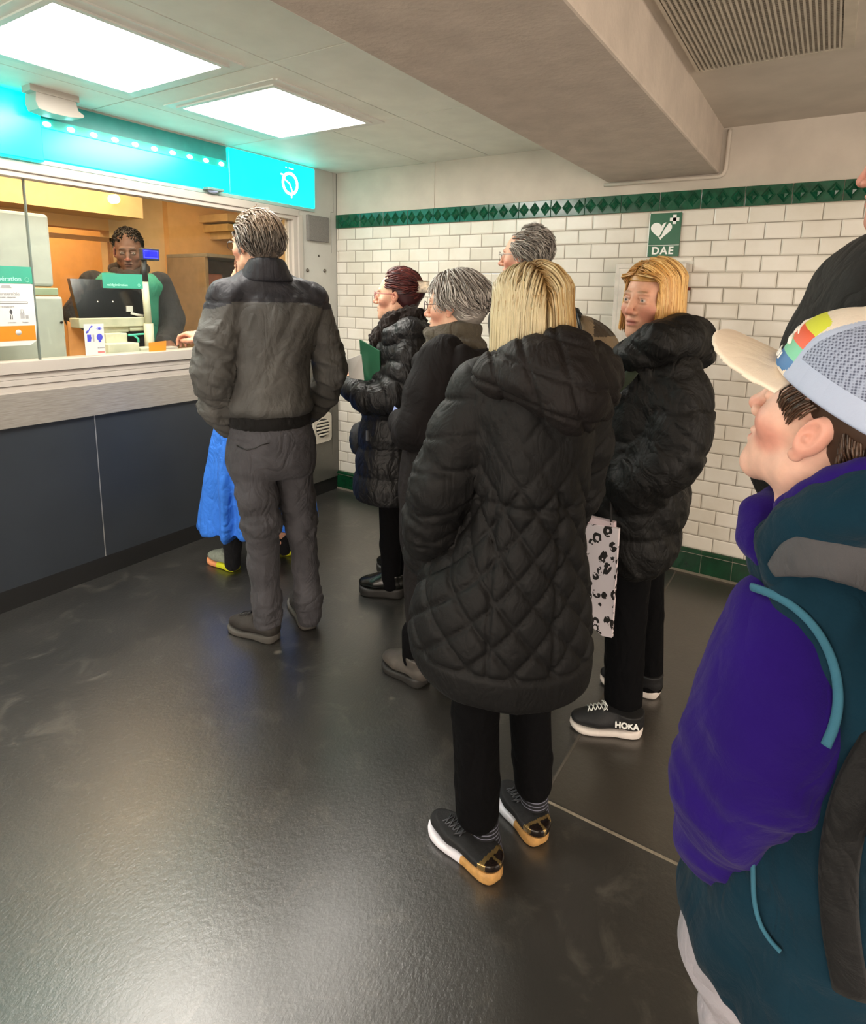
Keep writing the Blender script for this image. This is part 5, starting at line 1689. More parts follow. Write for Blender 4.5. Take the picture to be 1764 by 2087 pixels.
keepf = lambda p: (p[:, 1] < .052) & (p[:, 2] > -.055) & ~((p[:, 1] > -.012) & (p[:, 2] < 0.045))
st = comb(hd, scalp_roots(1000, keepf, 8), dr, 0.15, 10, lift=.012, rad=.0024, cols=('#5a2626', '#3c1a1e', '#7a3a34', '#241014'), jit=.15, noise_amp=.3)
bs = Field(0.006); bs.ell((0, -.034, .042), (.082, .088, .088)); bs.ell((0, -.118, .04), (.035, .03, .05), .02); bs.ell((0, -.06, -.02), (.06, .055, .05), .03)
hair_obj(rw, hd, [st], bs, '#3a1a1d')
glasses(rw, hd, '#a04a48')
mb = MB(); c0 = hd.w((-.03, -.128, .05))
Rm = Matrix([[*x] for x in hd.R.tolist()])
def hb(a, c, mi=0):
    mb.box(a, c, mi, bev=.002, M=Matrix.Translation(Vector(hd.c)) @ Rm.to_4x4())
for zz in (.022, .066): hb((-.045, -.150, zz), (-.012, -.10, zz + .008))
hb((-.045, -.154, .022), (-.040, -.10, .074)); hb((-.045, -.106, .022), (-.040, -.098, .074))
mb.build('hair_claw', plain('tortoise_clip', '#b9a990', .3, var=.3, scale=50), rw)
# zip pull
mb = MB(); mb.box(P(748, 898, -.20) - V(.004, .004, 0), P(748, 898, -.20) + V(.004, .004, .045)); mb.build('zip_pull', plain('zip_metal', '#9aa0a8', .3, metal=.7), rw)
# green folder and papers, held
def sheet(pts, th, mat, name, lab, cat='folder'):
    a, b_, c_ = [np.array(p) for p in pts[:3]]
    n = np.cross(b_ - a, c_ - a); n /= np.linalg.norm(n)
    m_ = MB(); m_.prism(pts, tuple(n * th)); o = m_.build(name, mat); tag(o, lab, cat); return o
sheet([P(732, 692, -.10), P(773, 716, -.15), P(775, 800, -.13), P(738, 782, -.08)], .008, plain('green_card_folder', '#1d5a3e', .5), 'green_folder', 'green card folder clutched by the woman with dark red hair')
sheet([P(704, 734, -.12), P(736, 722, -.13), P(742, 775, -.12), P(712, 770, -.12)], .003, plain('bright_paper', '#f4f3ef', .6, var=.01), 'paper_sheets', 'white papers sticking out in front of the green folder', 'paper')
# dark sequinned handbag at her front hip
F = Field(0.006); F.ell(P(733, 895, .04), V(.05, .05, .085)); v, f = F.mesh(); n = vnormals(v, f); v += n * (.003 * vnoise(v * 160))[:, None]
o = mesh_obj('handbag', v - P(733, 930, .04), f, plain('sequin_black', '#131417', .25, var=.5, scale=200, bump=.6)); o.location = P(733, 930, .04); tag(o, 'small shiny black handbag hanging in front of the red haired woman', 'bag')

# ------------------------------------------------------------------ grey haired woman with scarf
fg = Fig(1.86, -1.62)
P = fg.p
hd = Head(fg, 925, 628, 0, 72, pitch=-2, sc=0.9, female=True)
LA = [P(905, 735, -.14), P(878, 800, -.16), P(857, 868, -.16), P(838, 880, -.09), P(818, 862, .0)]
limbs = [([P(938, 670), P(930, 800), P(920, 960)], [.045, .08, .08]), (LA, [.04, .036, .032, .028, .026]), ([P(890, 960), P(862, 1150), P(850, 1350)], [.06, .04, .03]), ([P(930, 960, .12), P(922, 1150, .12), P(918, 1320, .12)], [.06, .04, .03])]
gw = person(fg, hd, 'woman with short grey hair, olive scarf and long dark brown coat in the queue', '#d8ac92', (), dict(brow='#8a7d74', lip='#9a5f58'), limbs)
F = Field(0.0075)
F.loft([fg.ring(706, 872, 985, .09), fg.ring(728, 858, 1005, .16), fg.ring(770, 846, 1015, .20), fg.ring(840, 838, 1010, .20), fg.ring(910, 826, 1005, .20), fg.ring(1000, 817, 1005, .21), fg.ring(1100, 820, 1000, .20), fg.ring(1200, 826, 990, .19), fg.ring(1318, 834, 980, .18)], fg.r, 0, cap=.02)
F.path(LA, [.082, .076, .070, .058, .045], .03)
zc1 = P(850, 905)[2]
def dg(v, n):
    return .010 * frame_noise(v, V(0, 0, 1) + fg.r * .3, 16, 3, 2.) + .004 * vnoise(v * 14)
def mig(c):
    t_, d_ = path_param(c, LA)
    return ((c[:, 2] < zc1) & (d_ > .078)).astype(int)
cloth('coat', F, [fabric('dark_brown_coat', '#120f10', 0.8, 1300, .15, .2, 0, spec=.2), fabric('brown_grey_coat_lower', '#191616', 0.85, 1300, .2, .2, 0, spec=.2)], gw, dg, mi=mig)
F = Field(0.006)
F.path([P(860, 742, -.06), P(885, 736, -.16), P(940, 742, -.19), P(985, 755, -.14), P(1005, 765, 0)], [.03, .032, .035, .035, .03], .02, 'u', V(0, 0, 1), 1.5)
F.path([P(850, 770, -.1), P(862, 750, -.1)], [.02, .025], .02)
cloth('hood', F, bpy.data.materials['dark_brown_coat'], gw, dg)
F = Field(0.005)
F.loft([fg.ring(718, 858, 990, .125), fg.ring(695, 862, 986, .12), fg.ring(672, 868, 982, .10), fg.ring(656, 880, 972, .08)], fg.r, 0, cap=.03)
M_scarf = fabric('olive_grey_scarf', '#4d473c', 0.95, 900, 0.6, .5, .5)
def dsc(v, n):
    t_ = (v - fg.F) @ fg.r
    return .009 * np.sin((v[:, 2] * 95 + t_ * 16) + 1.3 * vnoise(v * 9)) + .002 * vnoise(v * 60)
cloth('scarf', F, M_scarf, gw, dsc)
F = Field(0.008); F.path([P(850, 1290), P(848, 1345)], [.06, .055], .02); F.path([P(920, 1290, .12), P(918, 1330, .12)], [.06, .055], .02)
cloth('trousers', F, M_blacktr, gw)
M_brsh = plain('dull_grey_leather', '#4b4641', .5, var=.1, scale=40)
shoe('shoe', gw, G(868, 1400), G(786, 1352), (M_brsh, M_bsole), width=.054, sole_h=.03, ankle_top=.11)
shoe('shoe', gw, G(940, 1350), G(868, 1318), (M_brsh, M_bsole), width=.054, sole_h=.03, ankle_top=.11)
keepg = lambda p: (p[:, 1] < .056) & (p[:, 2] > -.058) & ~((p[:, 1] > -.02) & (p[:, 2] < 0.035))
def dgw(p, p0, t):
    return np.stack([p0[:, 0] * 6, -.35 + p0[:, 1] * 5 - .6 * sstep(.1, .0, p0[:, 2]), -.8 - 0 * p0[:, 0]], 1)
st = comb(hd, scalp_roots(1300, keepg, 9), dgw, 0.085, 10, lift=.018, rad=.0024, cols=('#9b948e', '#bdb7b0', '#6f6862', '#857d77'), jit=.18, noise_amp=.4, cling=.16)
bs = Field(0.006); bs.ell((0, -.036, .042), (.084, .092, .092)); bs.ell((0, -.06, -.02), (.068, .062, .055), .03)
hair_obj(gw, hd, [st], bs, '#857f79')
glasses(gw, hd, '#4a3540', lens_w=.026)
# card / phone in hand
sheet([P(803, 828, .02), P(815, 838, .0), P(810, 855, .0), P(797, 846, .02)], .004, plain('pale_blue_card', '#8f9fd8', .4), 'ticket_card', 'small white and blue card held at the elbow of the grey haired woman', 'card')

# ------------------------------------------------------------------ older man in glasses by the wall
fg = Fig(1.90, -0.88)
P = fg.p
hd = Head(fg, 1066, 527, 0, 74, pitch=0, sc=0.93, nose=1.2)
limbs = [([P(1082, 590), P(1085, 680), P(1085, 850)], [.045, .09, .10]), ([P(1062, 850), P(1058, 1050), P(1056, 1178)], [.06, .045, .03]), ([P(1113, 850, .1), P(1118, 1050, .1), P(1118, 1165, .1)], [.06, .045, .03])]
om = person(fg, hd, 'older man with receding grey hair and round glasses beside the tiled wall', '#d6a58c', (), dict(brow='#8a7e76', red=.06), limbs)
F = Field(0.008)
F.loft([fg.ring(575, 1052, 1122, .075), fg.ring(592, 1040, 1130, .10), fg.ring(630, 1005, 1175, .19), fg.ring(700, 1000, 1200, .23), fg.ring(800, 1000, 1200, .22), fg.ring(930, 1000, 1190, .2)], fg.r, 0, cap=.04)
cloth('jacket', F, fabric('dark_olive_jacket', '#2b2922', .8), om, lambda v, n: .008 * frame_noise(v, V(0, 0, 1), 16, 4, 3.))
F = Field(0.008); F.path([P(1060, 900), P(1058, 1050), P(1056, 1172)], [.09, .07, .06], .02); F.path([P(1115, 900, .1), P(1118, 1050, .1), P(1118, 1160, .1)], [.09, .07, .06], .02)
cloth('trousers', F, M_blacktr, om)
shoe('shoe', om, fg.p(1075, 1190) * V(1, 1, 0), fg.p(1000, 1190) * V(1, 1, 0), (M_bleath, M_bsole), width=.052)
shoe('shoe', om, fg.p(1135, 1170, .12) * V(1, 1, 0), fg.p(1065, 1160, .12) * V(1, 1, 0), (M_bleath, M_bsole), width=.052)
keepo = lambda p: (p[:, 1] < .045) & (p[:, 2] > -.055) & ~((p[:, 1] > -.012) & (p[:, 2] < 0.02)) & ~((p[:, 1] > .01) & (p[:, 2] > 0.10) & (np.abs(p[:, 0]) < .05))
st = comb(hd, scalp_roots(1100, keepo, 19), lambda p, p0, t: np.stack([p0[:, 0] * 4, -1.0 + 0 * t - 0 * p0[:, 1], -.1 - 1.3 * sstep(.1, .0, p[:, 2])], 1), 0.07, 9, lift=.016, rad=.0024, cols=('#a29b93', '#b9b2a9', '#7d766f', '#65605a'), jit=.25, noise_amp=.5, cling=.14)
bs = Field(0.006); bs.ell((0, -.038, .036), (.082, .086, .084)); bs.ell((0, -.06, -.02), (.066, .06, .05), .03)
hair_obj(om, hd, [st], bs, '#8a837b')
glasses(om, hd, '#8d8a84', lens_w=.023, lens_h=.02)
# rucksack on his back
Fp = fg
F = Field(0.007)
F.loft([fg.ring(648, 1165, 1200, .10, -.12), fg.ring(668, 1160, 1232, .13, -.12), fg.ring(700, 1160, 1256, .14, -.12), fg.ring(760, 1160, 1258, .14, -.12), fg.ring(850, 1160, 1250, .13, -.12)], fg.r, 0, cap=.03)
v, f = F.mesh(); n = vnormals(v, f); v += n * (.012 * frame_noise(v, V(0, 0, 1) - fg.r * .4, 14, 3, 8.))[:, None]
zt = P(1200, 700, -.12)[2]
cc = v[f].mean(1); lat = (cc - fg.F) @ fg.r
z_line = fg.zof(715, 1180) + 0.0
mi_ = ((cc[:, 2] > fg.p(1230, 683, -.12)[2] - 0.0) & (lat > np.dot(fg.p(1202, 690, -.12) - fg.F, fg.r))).astype(int)
o = mesh_obj('rucksack', v - P(1210, 850, -.12), f, [fabric('khaki_canvas', '#7d6c55', .85, 900, .4), fabric('brown_leather_patch', '#3f3529', .7)], None, None, mi_)
o.location = P(1210, 850, -.12); tag(o, 'khaki and brown rucksack on the back of the older man, behind the blonde women', 'backpack')
bpy.context.view_layer.update()
mb = MB(); q = [P(1176, 640, -.24), P(1180, 660, -.26), P(1186, 690, -.27)]; mb.tube(q, .010, 8, flat=.5); mb.tube([P(1174, 633, -.2), P(1177, 645, -.24)], .014, 8)
mb.build('strap', M_black, o)

# ------------------------------------------------------------------ blonde woman in the long quilted coat, centre
fg = Fig(2.47, -2.13)
P = fg.p
hd = Head(fg, 1076, 660, 0.0, 26, pitch=-2, sc=0.92, female=True)
LA = [P(985, 800, .0), P(938, 890, -.01), P(900, 985, -.02), P(880, 1065, .02), P(868, 1128, .09)]
RA = [P(1178, 815, .08), P(1185, 900, .12), P(1170, 1000, .16), P(1150, 1060, .22)]
limbs = [([P(1075, 700, .02), P(1075, 900, .02), P(1060, 1180, .02)], [.04, .09, .10]), (LA, [.04, .036, .032, .026, .024]), (RA, [.04, .036, .03, .026]), ([P(1070, 780, .02), LA[0]], [.05, .035]), ([P(1070, 780, .02), RA[0]], [.05, .035]),
         ([P(990, 1200, .0), P(970, 1450, .0), P(982, 1725, .0)], [.06, .04, .032]), ([P(1085, 1200, .10), P(1082, 1430, .12), P(1088, 1668, .12)], [.06, .04, .032])]
bw = person(fg, hd, 'blonde woman from behind in a long black diamond quilted coat with a hood', '#d9ab90', (), {}, limbs)
F = Field(0.0065)
F.loft([fg.ring(738, 1030, 1150, .07, .02), fg.ring(765, 975, 1190, .11, .02), fg.ring(800, 955, 1205, .13, .02), fg.ring(880, 955, 1208, .14, .02), fg.ring(960, 960, 1198, .138, .02), fg.ring(1050, 955, 1186, .135, .02),
        fg.ring(1110, 925, 1190, .145, .02), fg.ring(1175, 868, 1196, .160, .02), fg.ring(1235, 846, 1200, .172, .02), fg.ring(1290, 840, 1202, .178, .02), fg.ring(1340, 850, 1198, .175, .02), fg.ring(1366, 866, 1192, .168, .02)], fg.r, 0, cap=.02)
F.cone(P(1040, 770, .02), LA[0], .06, .072, .03); F.cone(P(1110, 770, .04), RA[0], .06, .07, .03)
F.path(LA, [.076, .072, .068, .062, .050], .03)
F.path(RA, [.075, .068, .06, .05], .03)
z_w = P(1080, 1008)[2]
def lines(q, w_): 
    return np.exp(-(np.abs(q - np.round(q)) / w_) ** 2)
def dquilt(v, n):
    c = v - P(1060, 1100, .03); an = np.arctan2(-(c @ fg.v), c @ fg.r)
    u = an * 0.16
    tl, dl = path_param(v, LA); tr, dr = path_param(v, RA)
    arm = np.maximum((dl < .084) * 1.0, (dr < .08) * 1.0)
    L = .105
    slope = 1.25
    z = v[:, 2]
    q1, q2 = (u * slope + z) / L, (u * slope - z) / L
    upper = sstep(1.02, 1.10, z)            # upper back stitched with faint lines only
    g = np.maximum(lines(q1, .075), lines(q2, .075))
    puff = np.abs(np.sin(PI * q1) * np.sin(PI * q2)) ** .5
    body = (-.007 * g + .007 * puff) * (1 - .75 * upper)
    # vertical panel seams and waist seam
    lat = (v - fg.F) @ fg.r
    for px_ in (1005, 1128):
        l0 = (P(px_, 1200) - fg.F) @ fg.r
        body -= .008 * np.exp(-((lat - l0) / .006) ** 2) * (z < 1.05)
    body -= .008 * np.exp(-((z - z_w + .03 * (lat)) / .007) ** 2)
    # horizontal puckers at the waist, hem band
    zh = P(1080, 1315)[2]
    body = np.where(z < zh, .004, body) - .007 * np.exp(-((z - zh) / .006) ** 2)
    s = np.where(dl < dr, tl, tr)
    sl = -.006 * np.maximum(lines((s + .5 * (v @ fg.r)) / .075, .08), 0) + .010 * frame_noise(v, fg.r + V(0, 0, -.3), 26, 6, 4.) * sstep(.05, .25, s)
    return np.where(arm > 0, sl, body) + .004 * frame_noise(v, V(0, 0, 1) - fg.r * .3, 9, 3, 2.)
cloth('coat', F, M_blackcoat, bw, dquilt)
# hood hanging on the back
F = Field(0.006)
F.path([P(968, 770, -.02), P(1015, 762, -.09), P(1080, 748, -.14), P(1150, 740, -.13), P(1200, 760, -.05), P(1210, 776, .03)], [.022, .040, .052, .062, .058, .045], .04)
F.path([P(1035, 765, -.10), P(1100, 772, -.17), P(1160, 800, -.18), P(1200, 802, -.12)], [.030, .046, .062, .060], .04)
F.path([P(1120, 800, -.17), P(1165, 835, -.17), P(1186, 850, -.14)], [.032, .040, .030], .03)
F.path([P(1060, 745, .03), P(1120, 738, .0), P(1170, 745, .0)], [.04, .05, .05], .03)
def dh(v, n):
    lat = (v - fg.F) @ fg.r
    q1 = (lat * 1.0 + v[:, 2] * .35) / .075; q2 = (v[:, 2] + .28 * lat) / .07
    return -.008 * np.maximum(lines(q1, .06), lines(q2, .06)) + .006 * frame_noise(v, fg.r, 28, 9, 3.) + .003 * vnoise(v * 30)
cloth('hood', F, fabric('black_hood_nylon', '#130f0f', .7, 1500, .05, .15, 0, .2, foldscale=18), bw, dh)
# trousers
F = Field(0.006)
F.path([P(978, 1330, .0), P(968, 1450, 0), P(972, 1590, 0), P(972, 1650, 0)], [.060, .058, .056, .055], .01)
F.path([P(1082, 1310, .1), P(1080, 1430, .12), P(1084, 1540, .12), P(1087, 1592, .12)], [.060, .056, .052, .050], .01)
cloth('trousers', F, M_blacktr, bw, lambda v, n: .004 * frame_noise(v, V(0, 0, 1), 18, 3, 2.))
def striped():
    t = NT('striped_sock')
    v = t.coords()
    sx = t.n('ShaderNodeSeparateXYZ'); t.l(v, sx.inputs[0])
    s_ = t.math('SINE', t.math('MULTIPLY', sx.outputs[2], 560.0))
    t.base(t.ramp(s_, [(0.55, '#0d0e14'), (0.75, '#6d6f80')]))
    t.set(Roughness=.9)
    return t.m
M_sock = striped()
for pts in ([P(985, 1672, 0), P(990, 1712, .0), P(994, 1735, .0)], [P(1088, 1612, .12), P(1089, 1650, .12), P(1090, 1672, .12)]):
    F = Field(.005); F.path(pts, [.040, .038, .042], .01)
    cloth('sock', F, M_sock, bw)
M_blk_mesh = plain('black_knit_upper', '#121316', .75, var=.3, scale=120, bump=.3)
M_gold = plain('gold_heel_counter', '#a08758', .25, metal=.75, var=.15)
M_wfoam = plain('white_foam', '#dcdce6', .5); M_tfoam = plain('tan_foam', '#b98d52', .6, var=.1, scale=60)
M_lace = plain('dark_grey_lace', '#3c3e44', .6)
M_blkw = plain('black_window', '#1b1412', .2)
def upc(c, P_, d, s_, L, h0):
    a = ((c - h0) @ d) / L; z = c[:, 2]
    b = (c - h0) @ s_
    gold = (a < .20 - (z - .03) * 1.6) & (z < .085)
    win = (a < .10) & (np.abs(z - .052) < .013) & (b > -.03) & (b < .034) & (np.abs(b) > .004)
    return np.where(win, 2, gold.astype(int))
sfn = lambda c, P_, d, s_, L, h0: (((c - h0) @ d) / L < .42).astype(int)
shoe('shoe', bw, G(1016, 1800), G(880, 1680), ([M_blk_mesh, M_gold, M_blkw], [M_wfoam, M_tfoam]), width=.045, sole_h=.026, ankle_top=.058, collar=.040, upper_col=upc, sole_fn=sfn, h=.0035, laces=M_lace)
shoe('shoe', bw, G(1104, 1726), G(1022, 1620), ([M_blk_mesh, M_gold, M_blkw], [M_wfoam, M_tfoam]), width=.045, sole_h=.026, ankle_top=.058, collar=.040, upper_col=upc, sole_fn=sfn, h=.0035, laces=M_lace)
# straight blonde hair to the shoulders
EB = ((0, -0.018, 0.048), (0.084, 0.106, 0.092))
keepb = lambda p: (p[:, 2] > 0.0) & ~((p[:, 1] > .045) & (p[:, 2] < .08))
rt = scalp_roots(3000, keepb, 21, EB)
def dfb(p, p0, t):
    side = np.where(p0[:, 0] < -.012, -1.0, 1.0)
    top = sstep(.02, .11, p[:, 2])
    back = -.45 * top - .1
    out = side * (0.9 * top + .05 - .25 * sstep(.3, .9, t)) * np.clip(np.abs(p0[:, 0]) * 14 + .25, .2, 1)
    return np.stack([out, back + 0 * out, -0.7 - 2.2 * (1 - top)], 1)
def cfb(p, c, rng):  # light painted into strand colour: paler on the left, golden on the right
    l = sstep(.01, -.03, p[:, 0])[:, None]
    c = c * (1 - .7 * l) + c3('#cfc7a6') * .7 * l
    r_ = sstep(.0, .05, p[:, 0])[:, None] * rng.uniform(0, .8, len(p))[:, None]
    c = c * (1 - r_) + c3('#b9843f') * r_
    return c
st = comb(hd, rt, dfb, 0.34, 20, EB, rad=.0019, lift=.014, seed=11, hug=1.05, zcut=-.100, flare=.30, cols=('#bfa067', '#d3bf8c', '#8a6a3c', '#a87f44', '#d9caa0'), jit=.05, noise_amp=.08, root_col='#94713f', root_len=.14, colf=cfb, taper=.55)
bs = Field(0.006); bs.ell((0, -.018, .046), (.082, .104, .090)); bs.loft([(-.13, .0, -.03, .072, .052), (-.06, 0, -.02, .080, .074), (.0, 0, -.015, .082, .095), (.05, 0, -.018, .082, .103)], (1, 0), .02, cap=.03)
bs.cut((-.1, .02, -.2), (.1, .15, .035), lambda X, Y, Z: np.maximum(np.maximum(np.abs(X) - .058, .052 - Y), Z - .06) + 0 * X, .01)
hair_obj(bw, hd, [st], bs, '#9a7743')

# ------------------------------------------------------------------ blonde woman in black puffer coat turned to the viewer
fg = Fig(2.60, -1.43)
P = fg.p
hd = Head(fg, 1326, 618, 0, 146, pitch=-2, roll=-3, sc=0.95, female=True)
LA = [P(1372, 770, -.10), P(1384, 850, -.13), P(1368, 925, -.16), P(1310, 975, -.17), P(1245, 1010, -.10)]
RA = [P(1245, 780, .14), P(1225, 880, .12), P(1218, 960, .05), P(1225, 1010, -.0)]
limbs = [([P(1325, 700), P(1320, 850), P(1305, 1060)], [.045, .085, .09]), (LA, [.04, .036, .03, .026, .024]), (RA, [.04, .036, .03, .026]),
         ([P(1290, 1080), P(1275, 1250), P(1272, 1440)], [.07, .045, .03]), ([P(1315, 1080, .2), P(1318, 1220, .22), P(1320, 1385, .22)], [.07, .045, .03])]
pw = person(fg, hd, 'woman with a chin length blonde bob facing the viewer in a black puffer coat', '#d3a086', (), dict(brow='#8d6b48', lip='#b06a60', red=.05), limbs)
F = Field(0.0075)
F.loft([fg.ring(705, 1285, 1370, .09), fg.ring(730, 1262, 1400, .15), fg.ring(770, 1238, 1412, .18), fg.ring(840, 1215, 1418, .19), fg.ring(920, 1195, 1412, .19), fg.ring(1000, 1182, 1400, .195), fg.ring(1060, 1188, 1388, .19), fg.ring(1110, 1208, 1372, .185), fg.ring(1150, 1240, 1348, .165)], fg.r, 0, cap=.05)
F.path(LA, [.088, .086, .082, .076, .058], .03); F.path(RA, [.055, .062, .06, .055], .03)
def dpw(v, n):
    tl, dl = path_param(v, LA); arm = dl < .10
    return np.where(arm, puffer(tl + .012 * vnoise(v * 9), .11, .014), puffer(v[:, 2] + .015 * vnoise(v * 4), .15, .013)) + .010 * frame_noise(v, fg.r * .6 + V(0, 0, -.6), 19, 5, 7.)
cloth('coat', F, fabric('black_puffer_matt', '#0b0b0b', 0.58, 1500, 0.05, 0.2, 0.0, 0.2, spec=0.25, foldscale=14), pw, dpw)
F = Field(0.0065)
F.path([P(1282, 738, -.10), P(1300, 722, -.15), P(1340, 700, -.16), P(1385, 690, -.10), P(1405, 700, .0), P(1395, 700, .10)], [.035, .045, .050, .055, .06, .05], .03)
F.path([P(1385, 672, -.04), P(1408, 685, -.02), P(1425, 722, -.0)], [.03, .045, .035], .03)
F.path([P(1345, 690, -.13), P(1385, 665, -.06)], [.03, .025], .02)
F.path([P(1278, 742, -.08), P(1280, 725, .05), P(1305, 705, .12)], [.03, .036, .04], .03)
cloth('hood', F, bpy.data.materials['black_puffer_matt'], pw, lambda v, n: .012 * frame_noise(v, fg.r - V(0, 0, .5), 24, 7, 6.))
F = Field(0.006); F.loft([fg.ring(712, 1282, 1372, .085), fg.ring(692, 1288, 1366, .075), fg.ring(668, 1305, 1362, .065)], fg.r, 0, cap=.02)
cloth('collar', F, M_blacktr, pw)
# dark green strap across the chest
mb = MB(); mb.tube([P(1232, 812, -.17), P(1250, 795, -.195), P(1275, 772, -.19), P(1292, 755, -.18)], [.018, .02, .02, .016], 10, flat=.35); mb.build('strap', fabric('dark_green_webbing', '#222b1c', .8), pw)
F = Field(0.006); F.path([P(1280, 1130), P(1275, 1250), P(1272, 1350), P(1270, 1425)], [.075, .068, .064, .062], .01); F.path([P(1318, 1130, .2), P(1318, 1250, .22), P(1320, 1390, .22)], [.06, .055, .05], .01)
cloth('trousers', F, M_blacktr, pw, lambda v, n: .004 * frame_noise(v, V(0, 0, 1), 18, 3, 2.))
M_wrub = plain('white_rubber_sole', '#d8cfc8', .5)
M_blsn = plain('black_sneaker_mesh', '#101013', .6, var=.2, scale=90, bump=.3)
up1, so1 = shoe('shoe', pw, G(1306, 1497), G(1160, 1478), (M_blsn, M_wrub), width=.047, sole_h=.024, ankle_top=.085, h=.0038, laces=M_swhite)
up2, so2 = shoe('shoe', pw, G(1342, 1420), G(1222, 1385), (M_blsn, M_wrub), width=.047, sole_h=.024, ankle_top=.09, h=.0038)
# lettering and white marks on the near shoe
dsh = (G(1306, 1497) - G(1160, 1478)); dsh /= np.linalg.norm(dsh); nsh = V(dsh[1], -dsh[0], 0)
if nsh @ fg.v > 0: nsh = -nsh
hl = G(1306, 1497)
text_obj('HOKA', .027, hl + dsh * 0 - dsh * .058 + nsh * .0455 + V(0, 0, .058), tuple(dsh), tuple(V(0, 0, 1) - nsh * .25), M_swhite, 'lettering', pw, bold=.0011, depth=.002)
# face-framing bob
EB = ((0, -0.018, 0.048), (0.084, 0.106, 0.092))
keepb = lambda p: (p[:, 2] > -.01) & ~((p[:, 1] > .055) & (p[:, 2] < .09))
rt = scalp_roots(2400, keepb, 31, EB)
def dfp(p, p0, t):
    side = np.where(p0[:, 0] < .02, -1.0, 1.0)
    top = sstep(.02, .12, p[:, 2])
    out = side * (1.0 * top + .05) - side * .35 * sstep(.55, 1.0, t)
    fw = np.where(p0[:, 1] > 0, .12, -.1) + .15 * sstep(.6, 1., t)
    return np.stack([out, fw - .25 * top, -0.6 - 2.2 * (1 - top)], 1)
st = comb(hd, rt, dfp, 0.30, 18, EB, rad=.0019, lift=.014, seed=12, hug=.99, flare=.12, face=(.064, .092, .02), zcut=-.085, cols=('#d9a85e', '#e6bd78', '#b88443', '#c99247', '#edcf93'), jit=.06, noise_amp=.08, root_col='#a97539', root_len=.12, taper=.5)
bs = Field(0.006); bs.ell((0, -.018, .046), (.082, .104, .090)); bs.loft([(-.085, .0, -.035, .070, .055), (-.05, 0, -.03, .080, .068), (.0, 0, -.025, .082, .086), (.05, 0, -.018, .082, .103)], (1, 0), .02, cap=.03)
bs.cut((-.1, .02, -.2), (.1, .15, .035), lambda X, Y, Z: np.maximum(np.maximum(np.abs(X) - .064, .03 - Y), Z - .088) + 0 * X, .01)
hair_obj(pw, hd, [st], bs, '#b58544')
# leopard print tote hanging from her arm
def leopard():
    t = NT('leopard_print_canvas')
    v = t.coords(scale=(1, 1, .8))
    def vor(sc, feat='F1'):
        n = t.n('ShaderNodeTexVoronoi'); n.feature = feat; n.inputs['Scale'].default_value = sc
        n.inputs['Randomness'].default_value = .75
        return n
    nz = t.n('ShaderNodeTexNoise'); nz.inputs['Scale'].default_value = 34; t.l(v, nz.inputs['Vector'])
    mx = t.n('ShaderNodeMix', data_type='VECTOR'); mx.inputs[0].default_value = .022
    ad = t.n('ShaderNodeVectorMath', operation='MULTIPLY_ADD'); ad.inputs[1].default_value = (.012,) * 3; t.l(nz.outputs['Color'], ad.inputs[0]); t.l(v, ad.inputs[2])
    a = vor(30); t.l(ad.outputs[0], a.inputs['Vector'])
    d = a.outputs['Distance']
    ring = t.math('LESS_THAN', t.math('ABSOLUTE', t.math('SUBTRACT', d, .33)), .13)
    gap = t.math('GREATER_THAN', t.noise(v, 60.0, 2), .46)
    m = t.math('MULTIPLY', ring, gap)
    t.base(t.mix(m, '#d3c8cd', '#17100f'))
    t.set(Roughness=.7)
    return t.m
mb = MB()
def bagpt(x, y, dd): return P(x, y, dd)
q = [bagpt(1180, 1066, -.20), bagpt(1260, 1078, -.24), bagpt(1252, 1200, -.24), bagpt(1246, 1300, -.235), bagpt(1226, 1296, -.225), bagpt(1206, 1278, -.215), bagpt(1190, 1200, -.205)]
nb = np.cross(q[1] - q[0], q[3] - q[0]); nb /= np.linalg.norm(nb)
if nb @ fg.v < 0: nb = -nb
mb.prism(q, tuple(nb * .012))
o = mb.build('tote_bag', leopard()); tag(o, 'pale pink tote bag with black leopard print hanging below the puffer coat sleeve', 'bag')
bpy.context.view_layer.update()
mb = MB(); mb.prism([bagpt(1184, 1050, -.195), bagpt(1250, 1066, -.225), bagpt(1250, 1080, -.226), bagpt(1184, 1070, -.196)], tuple(nb * .02)); mb.build('lining', plain('pink_lining', '#cbb8bd', .8), o)
mb = MB(); mb.tube([bagpt(1195, 1060, -.19), bagpt(1205, 1010, -.15), bagpt(1225, 990, -.13), bagpt(1245, 1015, -.19), bagpt(1245, 1070, -.22)], .006, 8, flat=.4); mb.build('handle', plain('black_webbing', '#141414', .8), o)

# ------------------------------------------------------------------ tall person in black behind the boy
fg = Fig(3.46, -2.37)
P = fg.p
hd = Head(fg, 1912, 318, .02, 80, sc=.93)
LA = [P(1775, 610, .0), P(1722, 720, -.02), P(1672, 850, -.02), P(1632, 955, -.02), P(1700, 990, -.05)]
limbs = [([P(1880, 430), P(1880, 700), P(1880, 1100)], [.05, .10, .11]), (LA[:4], [.045, .04, .036, .03]), ([P(1850, 1150), P(1850, 1600), P(1850, 2060)], [.08, .055, .04]), ([P(1950, 1150), P(1950, 1600), P(1950, 2060)], [.08, .055, .04])]
dm = person(fg, hd, 'tall person in a plain black jacket cut off by the right edge behind the boy', '#d59a88', (), dict(red=.1), limbs)
F = Field(0.008)
F.loft([fg.ring(440, 1830, 1990, .07), fg.ring(475, 1790, 2020, .10), fg.ring(520, 1745, 2060, .13), fg.ring(580, 1710, 2090, .15), fg.ring(700, 1690, 2090, .16), fg.ring(900, 1710, 2080, .15), fg.ring(1200, 1720, 2060, .15)], fg.r, 0, cap=.05)
F.path(LA, [.086, .080, .074, .070, .06], .04)
